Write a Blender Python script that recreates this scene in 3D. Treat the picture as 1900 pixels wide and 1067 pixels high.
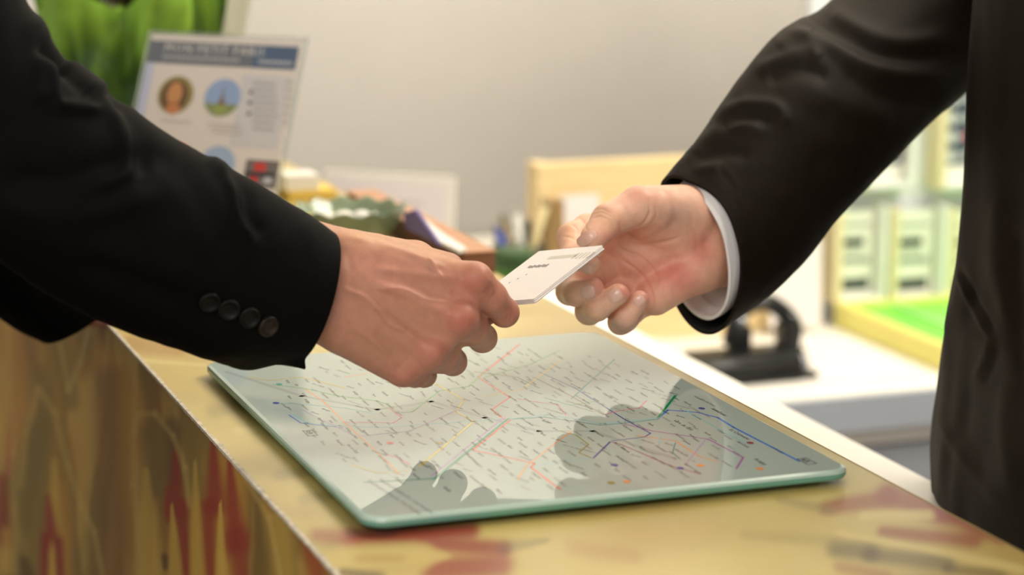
import bpy, bmesh, math, random
import numpy as np
random.seed(7); rng = np.random.default_rng(7)
for o in list(bpy.data.objects): bpy.data.objects.remove(o, do_unlink=True)
scene = bpy.context.scene
COL = scene.collection

# ------------------------------------------------------------------ camera
# world: x across the counter towards the clerk, y along the counter, z up (metres).
# The glass map plate (0.30 x 0.40) has its near customer-side corner at (0,0), its top at z=1.06
F = 4213.14                                   # focal length in pixels of a 1900 wide frame (79.8 mm on 36 mm)
YAW, PITCH, ROLL = math.radians(20.37), math.radians(-11.41), math.radians(.188)
CAM = np.array([-.33905, -1.13952, 1.42889])
_f = np.array([math.sin(YAW)*math.cos(PITCH), math.cos(YAW)*math.cos(PITCH), math.sin(PITCH)])
_r = np.array([math.cos(YAW), -math.sin(YAW), 0.]); _u = np.cross(_r, _f)
MR = np.array([math.cos(ROLL)*_r+math.sin(ROLL)*_u, -math.sin(ROLL)*_r+math.cos(ROLL)*_u, _f])
cd = bpy.data.cameras.new('camera'); cam = bpy.data.objects.new('camera', cd); COL.objects.link(cam)
cd.sensor_width = 36; cd.lens = F/1900*36; cd.clip_start = .05
cd.dof.use_dof = True; cd.dof.focus_distance = 1.47; cd.dof.aperture_fstop = 4.9
from mathutils import Matrix, Vector
mw = Matrix.Identity(4)
for i in range(3):
    mw[i][0] = MR[0][i]; mw[i][1] = MR[1][i]; mw[i][2] = -MR[2][i]; mw[i][3] = CAM[i]
cam.matrix_world = mw
scene.camera = cam

# ------------------------------------------------------------------ light
scene.view_settings.view_transform = 'Standard'; scene.view_settings.look = 'None'
scene.view_settings.gamma = 1; scene.view_settings.use_curve_mapping = False
scene.view_settings.exposure = 0.08
world = bpy.data.worlds.new('world'); scene.world = world; world.use_nodes = True
bg = world.node_tree.nodes['Background']; bg.inputs[0].default_value = (1, .95, .90, 1); bg.inputs[1].default_value = .62
def area(name, loc, target, size, power, color, spread=180):
    l = bpy.data.lights.new(name, 'AREA'); l.shape = 'DISK'; l.size = size; l.energy = power; l.color = color
    l.spread = math.radians(spread)
    o = bpy.data.objects.new(name, l); COL.objects.link(o); o.location = loc
    o.rotation_euler = (Vector(target)-Vector(loc)).to_track_quat('-Z', 'Y').to_euler()
    return o
area('ceiling_light_counter', (.9, 1.3, 2.8), (.35, .5, 1.0), 2.0, 28, (1, .86, .62))
area('ceiling_light_desk', (1.6, .6, 2.8), (1.35, 1.6, .85), 1.4, 78, (1, .93, .80))
def spot(name, loc, target, power, color, angle, blend):
    l = bpy.data.lights.new(name, 'SPOT'); l.energy = power; l.color = color; l.spot_size = math.radians(angle); l.spot_blend = blend; l.shadow_soft_size = .05
    o = bpy.data.objects.new(name, l); COL.objects.link(o); o.location = loc
    o.rotation_euler = (Vector(target)-Vector(loc)).to_track_quat('-Z', 'Y').to_euler()
for x_ in (-.2, .5, 1.2, 1.9):
    spot('upper_wall_fill_spot', (x_, 1.45, 2.82), (x_, 2.45, 1.92), 230, (1, .90, .70), 58, .9)  # unseen spots added to brighten the upper wall mirrored in the plate
area('camera_side_fill', (-1.0, -1.5, 2.8), (.1, .4, 1.0), 2.0, 46, (1, .92, .85))  # unseen fill lamp added on the camera side to lift hands and front faces

# ------------------------------------------------------------------ helpers
def ray(x, y): return MR.T@np.array([(x-950)/F, (533.5-y)/F, 1.])
def at(x, y, d): return CAM+ray(x, y)*d                        # point on a sight line at distance d along the view axis
def onz(x, y, z): r = ray(x, y); return CAM+r*(z-CAM[2])/r[2]
def ony(x, y, Y): r = ray(x, y); return CAM+r*(Y-CAM[1])/r[1]
def cc(x, y, d): return np.array([(x-950)/F*d, (533.5-y)/F*d, d])   # same, in camera axes
def c2w(q): return CAM+np.asarray(q)@MR
def lin(c):
    c = np.asarray(c, float)/255.
    return np.where(c <= .04045, c/12.92, ((c+.055)/1.055)**2.4)
def rgba(c): return (*[float(v) for v in lin(c)], 1.)

def material(name, col, rough=.6, bump=0., bscale=200., vary=0., vscale=8., attr=None, metal=0., coat=0., spec=.5, sss=0.,
             trans=0., sheen=0., alpha=1., bdist=.0006, ior=None, stretch=None):
    m = bpy.data.materials.new(name); m.use_nodes = True
    nt = m.node_tree; p = nt.nodes['Principled BSDF']; N = nt.nodes.new; L = nt.links.new
    p.inputs['Roughness'].default_value = rough; p.inputs['Metallic'].default_value = metal
    p.inputs['Specular IOR Level'].default_value = spec
    if ior: p.inputs['IOR'].default_value = ior
    if coat: p.inputs['Coat Weight'].default_value = coat; p.inputs['Coat Roughness'].default_value = .02
    if sss:
        p.inputs['Subsurface Weight'].default_value = sss; p.inputs['Subsurface Radius'].default_value = (1, .35, .2)
        p.inputs['Subsurface Scale'].default_value = .004
    if trans: p.inputs['Transmission Weight'].default_value = trans
    if sheen: p.inputs['Sheen Weight'].default_value = sheen; p.inputs['Sheen Roughness'].default_value = .4
    if alpha < 1: p.inputs['Alpha'].default_value = alpha
    tc = N('ShaderNodeTexCoord'); src = tc.outputs['Object']
    if stretch:
        mp = N('ShaderNodeMapping'); mp.inputs['Scale'].default_value = stretch; L(src, mp.inputs[0]); src = mp.outputs[0]
    if attr:
        a = N('ShaderNodeVertexColor'); a.layer_name = attr; base = a.outputs[0]
    else:
        r = N('ShaderNodeRGB'); r.outputs[0].default_value = rgba(col); base = r.outputs[0]
    n = N('ShaderNodeTexNoise'); n.inputs['Scale'].default_value = vscale; n.inputs['Detail'].default_value = 4
    L(src, n.inputs['Vector'])
    mr = N('ShaderNodeMapRange'); mr.inputs[1].default_value = .3; mr.inputs[2].default_value = .7
    mr.inputs[3].default_value = 1-max(vary, .02); mr.inputs[4].default_value = 1+max(vary, .02); L(n.outputs[0], mr.inputs[0])
    mx = N('ShaderNodeVectorMath'); mx.operation = 'SCALE'; L(base, mx.inputs[0]); L(mr.outputs[0], mx.inputs['Scale'])
    L(mx.outputs[0], p.inputs['Base Color'])
    if bump:
        b = N('ShaderNodeTexNoise'); b.inputs['Scale'].default_value = bscale; b.inputs['Detail'].default_value = 3
        L(src, b.inputs['Vector'])
        bn = N('ShaderNodeBump'); bn.inputs['Strength'].default_value = bump; bn.inputs['Distance'].default_value = bdist
        L(b.outputs[0], bn.inputs['Height']); L(bn.outputs[0], p.inputs['Normal'])
    return m

def mesh_obj(name, V, faces, mats, parent=None, smooth=True, col=None, fmat=None):
    me = bpy.data.meshes.new(name); V = np.asarray(V, float)
    me.from_pydata(V.tolist(), [], [tuple(int(i) for i in f) for f in faces])
    if not isinstance(mats, (list, tuple)): mats = [mats]
    for m in mats: me.materials.append(m)
    if fmat is not None: me.polygons.foreach_set('material_index', np.asarray(fmat, np.int32))
    if smooth: me.polygons.foreach_set('use_smooth', np.ones(len(me.polygons), bool))
    if col is not None:
        a = me.color_attributes.new('Col', 'FLOAT_COLOR', 'POINT')
        a.data.foreach_set('color', np.c_[np.asarray(col), np.ones(len(V))].astype(np.float32).ravel())
    me.update()
    o = bpy.data.objects.new(name, me); COL.objects.link(o)
    if parent is not None:
        o.parent = parent
        o.matrix_parent_inverse = parent.matrix_world.inverted()
    return o
def empty(name, loc, label, cat, group=None):
    o = bpy.data.objects.new(name, None); COL.objects.link(o); o.location = [float(v) for v in loc]
    o.empty_display_size = .05; tag(o, label, cat, group); o.matrix_world = Matrix.Translation(o.location); return o
def tag(o, label, cat, group=None):
    o['label'] = label; o['category'] = cat
    if group: o['group'] = group
    return o
def struct(o): o['kind'] = 'structure'; return o
def bevel_mesh(o, w, seg=2):
    bm = bmesh.new(); bm.from_mesh(o.data)
    bmesh.ops.bevel(bm, geom=list(bm.edges), offset=w, segments=seg, affect='EDGES', profile=.5, clamp_overlap=True)
    bm.to_mesh(o.data); bm.free(); return o
BF = [(0, 3, 2, 1), (4, 5, 6, 7), (0, 1, 5, 4), (1, 2, 6, 5), (2, 3, 7, 6), (3, 0, 4, 7)]
def box(name, lo, hi, m, parent=None, bev=.001, R=None, org=None, smooth=False):
    x0, y0, z0 = lo; x1, y1, z1 = hi
    V = np.array([(x0, y0, z0), (x1, y0, z0), (x1, y1, z0), (x0, y1, z0), (x0, y0, z1), (x1, y0, z1), (x1, y1, z1), (x0, y1, z1)], float)
    if R is not None: V = V@np.asarray(R).T
    if org is not None: V = V+np.asarray(org)
    o = mesh_obj(name, V, BF, m, parent, smooth=False)
    if bev: bevel_mesh(o, bev)
    return o
def catmull(P, n):
    P = np.asarray(P, float); k = len(P); out = []
    for t in np.linspace(0, k-1, n):
        i = min(int(t), k-2); f = t-i
        p0 = P[i-1] if i > 0 else 2*P[0]-P[1]; p3 = P[i+2] if i+2 < k else 2*P[-1]-P[-2]
        p1, p2 = P[i], P[i+1]
        out.append(.5*(2*p1+(p2-p0)*f+(2*p0-5*p1+4*p2-p3)*f*f+(3*p1-p0-3*p2+p3)*f**3))
    return np.array(out)
def grid_faces(n, m, wrap=True):
    F_ = []
    for i in range(n-1):
        for j in range(m if wrap else m-1):
            F_.append((i*m+j, i*m+(j+1) % m, (i+1)*m+(j+1) % m, (i+1)*m+j))
    return F_
def tube(name, pts, radii, m, parent=None, seg=12, cap=True, n=None):
    P = catmull(pts, n) if n else np.asarray(pts, float)
    Rr = np.interp(np.linspace(0, 1, len(P)), np.linspace(0, 1, len(radii)), radii) if np.ndim(radii) else np.full(len(P), radii)
    T = np.gradient(P, axis=0); T /= np.linalg.norm(T, axis=1)[:, None]
    ref = np.array([0, 0, 1.]) if abs(T[0][2]) < .9 else np.array([1., 0, 0]); V = []
    for p, t, r in zip(P, T, Rr):
        a = np.cross(t, ref); a /= np.linalg.norm(a); b = np.cross(t, a)
        for j in range(seg):
            th = 2*math.pi*j/seg; V.append(p+r*(a*math.cos(th)+b*math.sin(th)))
    F_ = grid_faces(len(P), seg)
    if cap: F_ += [tuple(range(seg))[::-1], tuple((len(P)-1)*seg+j for j in range(seg))]
    return mesh_obj(name, V, F_, m, parent)
def lathe(name, prof, c, m, parent=None, seg=40, rfun=None, fmat=None, closed=False):
    V = []
    for r, z in prof:
        for j in range(seg):
            th = 2*math.pi*j/seg; rr, zz = (r, z) if rfun is None else rfun(r, z, th)
            V.append((c[0]+rr*math.cos(th), c[1]+rr*math.sin(th), c[2]+zz))
    F_ = grid_faces(len(prof), seg)
    if not closed: F_ += [tuple(range(seg))[::-1]]
    return mesh_obj(name, V, F_, m, parent)

# smooth value noise on numpy arrays
_lat = rng.random((64, 64))
def vnoise(x, y):
    xi = np.floor(x).astype(int); yi = np.floor(y).astype(int); fx = x-xi; fy = y-yi
    fx = fx*fx*(3-2*fx); fy = fy*fy*(3-2*fy)
    g = lambda a, b: _lat[a % 64, b % 64]
    return (g(xi, yi)*(1-fx)+g(xi+1, yi)*fx)*(1-fy)+(g(xi, yi+1)*(1-fx)+g(xi+1, yi+1)*fx)*fy
def fbm(x, y, o=3):
    s = 0; a = .5
    for i in range(o): s = s+a*vnoise(x*2**i+17*i, y*2**i+31*i); a *= .5
    return s/(1-.5**o)
def ss(a, b, x): t = np.clip((x-a)/(b-a), 0, 1); return t*t*(3-2*t)
def mix(c, d, t): return c*(1-t[..., None])+d*t[..., None]

# ------------------------------------------------------------------ materials
M = {}
M['wall'] = material('wall_paint', (156, 153, 151), .8, bump=.05, bscale=300)
M['floor'] = material('floor_stone', (120, 112, 102), .5, vary=.1, vscale=3)
M['ceiling'] = material('ceiling_paint', (225, 222, 216), .9)
M['print'] = material('counter_print', None, .30, attr='Col', vary=.03, vscale=30, spec=.6, bump=.04, bscale=900, bdist=.0003)
M['print_v'] = material('counter_front_print', None, .6, attr='Col', vary=.03, vscale=30, spec=.22)
M['worn'] = material('worn_edge', (205, 195, 175), .7, vary=.25, vscale=120, bump=.5, bscale=300)
M['white'] = material('white_laminate', (236, 233, 226), .45)
M['greyedge'] = material('grey_laminate', (176, 182, 192), .5)
M['drawer'] = material('grey_drawer_front', (160, 164, 172), .5)
M['dark'] = material('shadow_gap_dark', (35, 35, 36), .7)
M['suit_l'] = material('black_wool', (7, 7, 7), .72, bump=.3, bscale=1500, vary=.12, vscale=60, spec=.07)
M['suit_r'] = material('dark_brown_wool', (27, 19, 12), .62, bump=.25, bscale=1500, vary=.12, vscale=60, spec=.12)
M['lining'] = material('black_lining', (9, 9, 9), .6)
M['shirt'] = material('white_shirt_cotton', (232, 230, 230), .8, bump=.2, bscale=1200)
M['button'] = material('dark_horn_button', (10, 9, 8), .5, vary=.5, vscale=150, spec=.2)
M['button_b'] = material('mottled_horn_button', (34, 24, 16), .45, vary=.8, vscale=220, spec=.25)
M['skin_l'] = material('skin_tanned', None, .48, attr='Col', vary=.07, vscale=180, bump=.25, bscale=520, sss=.18, spec=.4, bdist=.0005)
M['skin_r'] = material('skin_pale', None, .45, attr='Col', vary=.06, vscale=180, bump=.22, bscale=520, sss=.2, spec=.4, bdist=.0005)
M['nail'] = material('fingernail', (230, 184, 166), .25, vary=.05, spec=.6, coat=.3)
M['card'] = material('white_card', (228, 221, 218), .5)
M['ink'] = material('grey_ink', (96, 92, 94), .6)
M['silver'] = material('silver_foil', (176, 172, 160), .3, metal=.4)
M['glass_top'] = material('map_plate_top', (168, 182, 176), .03, spec=.5, ior=1.5)
M['glass_edge'] = material('map_plate_glass_edge', (104, 158, 140), .08, spec=.5)
M['glass_bevel'] = material('map_plate_ground_bevel', (176, 200, 188), .12, spec=.5)
M['map'] = material('map_print', None, .03, attr='Col', spec=.5, ior=1.5)
M['rubber'] = material('clear_rubber_foot', (150, 150, 145), .5)

# ------------------------------------------------------------------ room
def plane(name, pts, m):
    return struct(mesh_obj(name, pts, [(0, 1, 2, 3)], m, smooth=False))
struct(box('floor', (-3, -2.2, -.1), (4, 2.6, 0), M['floor'], bev=0))
struct(box('wall_back', (-3, 2.45, 0), (4, 2.6, 2.9), M['wall'], bev=0))
struct(box('wall_right', (2.6, -2.2, 0), (2.75, 2.45, 2.9), M['wall'], bev=0))
struct(box('ceiling', (-3, -2.2, 2.9), (4, 2.6, 3.0), M['ceiling'], bev=0))

# ------------------------------------------------------------------ reception counter
CX0, CX1, CY0, CY1, CZ = -.032, .323, -.75, 1.45, 1.05
counter = empty('reception_counter', (.145, .35, 0), 'reception counter wrapped in a golden and red abstract print', 'counter')
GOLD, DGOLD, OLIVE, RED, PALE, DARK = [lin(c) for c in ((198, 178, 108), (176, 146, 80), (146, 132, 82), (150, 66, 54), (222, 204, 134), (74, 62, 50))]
def blob(X, Y, cx, cy, rx, ry, ang=0, soft=.6, wob=.25):
    c, s = math.cos(ang), math.sin(ang); dx, dy = X-cx, Y-cy
    u = (dx*c+dy*s)/rx; v = (-dx*s+dy*c)/ry
    d = np.sqrt(u*u+v*v)+wob*(fbm(X*28+cx*50, Y*28+cy*50)-.5)*2
    return 1-ss(1-soft, 1+soft*.5, d)
def capsule(px, py, x0, y0, x1, y1, w0, w1, soft=.75):
    dx, dy = x1-x0, y1-y0; t = np.clip(((px-x0)*dx+(py-y0)*dy)/(dx*dx+dy*dy), 0, 1); d = np.hypot(px-x0-t*dx, py-y0-t*dy)/(w0+(w1-w0)*t)
    return 1-ss(1-soft, 1+soft, d)
def top_print(X, Y):
    q = (np.stack([X, Y, np.full_like(X, CZ)], -1)-CAM)@MR.T; dd = np.maximum(q[..., 2], .3)
    s_ = 950+F*q[..., 0]/dd; t_ = 533.5-F*q[..., 1]/dd          # flat design coordinates of the print
    s_ = s_+26*(fbm(X*16+3, Y*10)-.5); t_ = t_+12*(fbm(X*13+13, Y*12+4)-.5)
    n = fbm(X*7+3, Y*5+1); w = fbm(X*12+9, Y*9+4)
    c = mix(np.broadcast_to(GOLD, X.shape+(3,)), DGOLD, ss(.45, .75, n)*.6)
    c = mix(c, OLIVE, ss(.55, .8, w)*.55)
    c = mix(c, PALE, blob(X, Y, .19, -.12, .12, .07, .3, .9)*.5)  # pale patch: bright sheen of the near counter painted into the print
    for x0, y0, x1, y1, w0, w1, cl, k_ in (
        (580, 992, 640, 1000, 12, 16, RED, .6), (640, 1000, 864, 984, 15, 16, RED, .95), (780, 1006, 930, 1016, 13, 15, RED, .9), (800, 1054, 930, 1046, 20, 22, RED, .9), (930, 1014, 1010, 1000, 12, 5, DARK, .4), (640, 990, 720, 992, 8, 8, DARK, .35),
        (630, 1034, 780, 1030, 20, 20, GOLD, .95), (780, 1030, 830, 1030, 18, 4, GOLD, .9), (660, 1036, 740, 1034, 8, 6, DGOLD, .6), (630, 1062, 700, 1070, 8, 12, DARK, .7),
        (1060, 1012, 1170, 1030, 16, 14, RED, .22), (1532, 945, 1640, 925, 12, 18, RED, .75), (1640, 918, 1740, 948, 20, 24, RED, .85), (1740, 948, 1850, 994, 22, 16, RED, .9), (1640, 986, 1800, 1004, 10, 14, RED, .75), (1600, 958, 1716, 956, 8, 10, PALE, .8),
        (1555, 1018, 1620, 1024, 16, 18, DARK, .62), (1620, 1030, 1760, 1046, 14, 16, DARK, .6), (1760, 1056, 1860, 1064, 8, 10, DARK, .5), (1560, 1052, 1650, 1070, 10, 10, RED, .5), (1560, 988, 1900, 1056, 5, 8, PALE, .7), (1450, 930, 1540, 950, 8, 8, OLIVE, .5),
        (1380, 990, 1560, 1006, 8, 12, OLIVE, .3), (240, 668, 375, 678, 4, 3, PALE, .6), (240, 640, 330, 650, 14, 10, lin((172, 120, 70)), .7), (440, 800, 560, 790, 6, 4, PALE, .4), (520, 880, 640, 860, 10, 8, OLIVE, .5), (560, 930, 680, 905, 10, 8, OLIVE, .45), (400, 760, 500, 740, 14, 10, OLIVE, .5)):
        c = mix(c, cl, capsule(s_, t_, x0, y0, x1, y1, w0, w1)*k_)
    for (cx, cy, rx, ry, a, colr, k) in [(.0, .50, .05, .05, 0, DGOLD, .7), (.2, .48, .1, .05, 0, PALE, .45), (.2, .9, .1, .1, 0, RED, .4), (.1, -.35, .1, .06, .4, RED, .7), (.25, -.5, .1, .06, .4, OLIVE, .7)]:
        c = mix(c, colr, blob(X, Y, cx, cy, rx, ry, a)*k)
    return c
def grid_patch(name, fx, nu, nv, m, cfun, parent):
    U, Vv = np.meshgrid(np.linspace(0, 1, nu), np.linspace(0, 1, nv), indexing='ij')
    P, A, B = fx(U, Vv)
    o = mesh_obj(name, P.reshape(-1, 3), grid_faces(nu, nv, False), m, parent, smooth=False, col=cfun(A, B).reshape(-1, 3))
    return o
def f_top(U, V):
    X = CX0+(CX1-CX0)*V; Y = CY0+(CY1-CY0)*(U**1.0)
    return np.stack([X, Y, np.full_like(X, CZ)], -1), X, Y
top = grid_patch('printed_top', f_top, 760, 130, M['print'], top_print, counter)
def front_print(Y, Z):
    # petals and flames; design drawn in the flat coordinates (s, t) of the panel: s runs from the near to the far end
    q = (np.stack([np.full_like(Y, CX0), Y, Z], -1)-CAM)@MR.T; dd = np.maximum(q[..., 2], .3)
    s_ = 950+F*q[..., 0]/dd; t_ = 533.5-F*q[..., 1]/dd
    s_ = s_+9*(fbm(Y*5+3, Z*9)-.5); t_ = t_+24*(fbm(Y*4+13, Z*6+4)-.5)
    n = fbm(s_/60+5, t_/260+3, 3); n2 = fbm(s_/26+9, t_/190+7, 3)
    c = mix(np.broadcast_to(lin((196, 146, 62)), Y.shape+(3,)), lin((150, 122, 60)), ss(.38, .62, n))
    c = mix(c, lin((212, 176, 94)), ss(.52, .72, n2)*.7); c = mix(c, lin((160, 108, 48)), ss(.5, .75, fbm(s_/70+40, t_/300))*.55)
    OL, RD_, YE, DK, RS_ = lin((138, 116, 58)), lin((156, 58, 44)), lin((222, 184, 84)), lin((76, 54, 32)), lin((190, 110, 84))
    for x0, y0, x1, y1, w0, w1, cl, k_ in (
        (70, 790, 60, 960, 26, 34, OL, .8), (110, 640, 130, 740, 22, 16, OL, .7), (200, 700, 215, 1060, 24, 30, lin((146, 104, 56)), .7), (285, 800, 290, 900, 24, 18, OL, .8), (315, 780, 325, 880, 14, 14, DK, .55),
        (270, 870, 280, 1067, 5, 24, YE, .7), (100, 850, 100, 1000, 4, 16, YE, .6), (20, 600, 40, 760, 16, 22, lin((196, 146, 76)), .7),
        (90, 915, 96, 1000, 3, 15, RD_, .95), (84, 990, 84, 1067, 7, 9, RD_, .95), (110, 1000, 112, 1067, 7, 8, RD_, .95), (97, 1000, 97, 1067, 1.5, 6, YE, .9),
        (4, 890, 8, 1010, 8, 12, RD_, .8), (20, 770, 16, 880, 4, 7, RS_, .8), (10, 990, 12, 1067, 6, 8, YE, .6),
        (324, 828, 326, 940, 4, 18, RD_, .85), (336, 930, 344, 1067, 12, 8, RD_, .9), (312, 900, 310, 960, 8, 5, RD_, .7), (318, 930, 324, 1067, 2.5, 13, YE, .75),
        (395, 812, 398, 930, 5, 20, RD_, .9), (385, 930, 388, 1067, 14, 10, RD_, .85), (426, 850, 436, 1000, 4, 22, RD_, .9), (440, 990, 446, 1067, 22, 16, RD_, .8), (407, 925, 408, 1067, 2.5, 10, YE, .8), (360, 850, 366, 1067, 3, 13, YE, .55),
        (470, 900, 480, 1060, 12, 16, DK, .45), (520, 960, 530, 1067, 18, 20, YE, .4), (575, 1000, 590, 1067, 14, 16, RD_, .7), (305, 1030, 306, 1050, 7, 5, DK, .7), (44, 1040, 50, 1067, 10, 14, DK, .7)):
        c = mix(c, cl, capsule(s_, t_, x0, y0, x1, y1, w0, w1)*k_)
    for poly in ([(38, 900), (48, 800), (70, 725), (100, 765), (125, 860), (150, 930), (175, 980), (192, 1067)], [(250, 800), (256, 765), (285, 760), (320, 800), (342, 860), (350, 930)], [(112, 640), (126, 720), (150, 670), (165, 610)],
                 [(246, 600), (250, 700), (248, 900), (262, 1067)], [(10, 560), (16, 720), (24, 840), (26, 1067)], [(455, 880), (500, 960), (520, 1067)]):
        for (xa, ya), (xb, yb) in zip(poly[:-1], poly[1:]): c = mix(c, lin((214, 184, 104)), capsule(s_, t_, xa, ya, xb, yb, 5, 5, .9)*.4)
    return c
def f_front(U, V):
    Y = CY0+(CY1-CY0)*U; Z = np.where(V < .1, V*5.0, .5+(V-.1)/.9*(CZ-.001-.5))
    return np.stack([np.full_like(Y, CX0), Y, Z], -1)[:, ::-1], Y[:, ::-1], Z[:, ::-1]
grid_patch('printed_front_panel', f_front, 520, 220, M['print_v'], front_print, counter)
box('counter_core', (CX0+.001, CY0, .0), (CX1-.0005, CY1, CZ-.0008), M['white'], counter, bev=0)
# worn paper edge along the customer side corner
ys = np.arange(CY0, CY1, .006); V = []; Fc = []
for i, y in enumerate(ys):
    w = .0007+.0007*random.random()+(.0010 if random.random() < .12 else 0); h = .0008*random.random()
    V += [(CX0-.0012, y, CZ-.0016-h), (CX0-.0012, y, CZ+.0001), (CX0+w, y, CZ+.0004), (CX0+w, y, CZ-.001)]
for i in range(len(ys)-1):
    for j in range(4): Fc.append((4*i+j, 4*i+4+j, 4*i+4+(j+1) % 4, 4*i+(j+1) % 4))
mesh_obj('worn_edge', V, Fc, M['worn'], counter, smooth=False)
box('inner_trim', (CX1-.0005, CY0, CZ-.02), (CX1+.001, CY1, CZ), material('gold_edge_tape', (190, 165, 100), .5), counter, bev=0)
ledge = box('staff_ledge', (CX1+.001, -.55, .925), (.53, 1.10, .95), M['white'], counter, bev=.002)
ledge['label'] = 'white lower ledge on the clerk side'

# ------------------------------------------------------------------ glass map plate
plate = empty('glass_map_plate', (.15, .2, 1.05), 'rectangular glass plate printed with a pale metro map lying on the counter', 'glass plate')
PZ = 1.06
def rrect(x0, y0, x1, y1, r, n=8):
    P = []
    for cx, cy, a in ((x1-r, y1-r, 0), (x0+r, y1-r, 90), (x0+r, y0+r, 180), (x1-r, y0+r, 270)):
        for i in range(n+1):
            t = math.radians(a+90*i/n); P.append((cx+r*math.cos(t), cy+r*math.sin(t)))
    return P
rings = [(.0032, PZ-.0062), (.0006, PZ-.0058), (0, PZ-.0046), (0, PZ-.0024), (.0007, PZ-.0009), (.0026, PZ), (.006, PZ)]
V = []
for ins, z in rings: V += [(x, y, z) for x, y in rrect(ins, ins, .30-ins, .40-ins, .014-ins*.5)]
nn = len(rrect(0, 0, 1, 1, .1)); Fc = grid_faces(len(rings), nn); fm = [1]*(nn*3)+[2]*(nn*2)+[0]*nn
Fc += [tuple(range(nn))[::-1], tuple((len(rings)-1)*nn+j for j in range(nn))]; fm += [1, 0]
mesh_obj('glass_sheet', V, Fc, [M['glass_top'], M['glass_edge'], M['glass_bevel']], plate, smooth=False, fmat=fm)
for fx, fy in ((.02, .02), (.28, .02), (.02, .38), (.28, .38)):
    lathe('rubber_foot', [(.006, 0), (.0065, .0035), (.005, .0041)], (fx, fy, 1.05), M['rubber'], plate, seg=14)

# printed map: metro lines and station names, read from the customer's side (text runs along -y, up is +x)
MV, MF, MC = [], [], []
def add_poly(pts, col):
    b = len(MV); MV.extend(pts); MC.extend([col]*len(pts)); MF.append(tuple(range(b, b+len(pts))))
lz = [PZ+.00003]
def strip(P, w, col):
    P = [np.array(p, float) for p in P]; lz[0] += .0000012
    for a, b in zip(P[:-1], P[1:]):
        d = b-a; L_ = np.linalg.norm(d)
        if L_ < 1e-6: continue
        d /= L_; n = np.array([-d[1], d[0]])*w/2; e = d*w*.4
        add_poly([(*(a-n-e), lz[0]), (*(b-n+e), lz[0]), (*(b+n+e), lz[0]), (*(a+n-e), lz[0])], col)
def pxl(pts): return [onz(x, y, PZ)[:2] for x, y in pts]
C_ = {k: lin(v) for k, v in dict(blue=(70, 120, 205), navy=(66, 76, 150), teal=(70, 150, 140), green=(30, 140, 90), red=(222, 84, 60), dred=(150, 70, 84),
      purple=(160, 90, 160), orange=(232, 150, 80), yellow=(216, 190, 60), olive=(150, 140, 60), cyan=(130, 190, 200), pink=(215, 120, 150), brown=(140, 110, 70), lgreen=(110, 180, 110), lilac=(170, 150, 190), river=(176, 196, 204)).items()}
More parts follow.
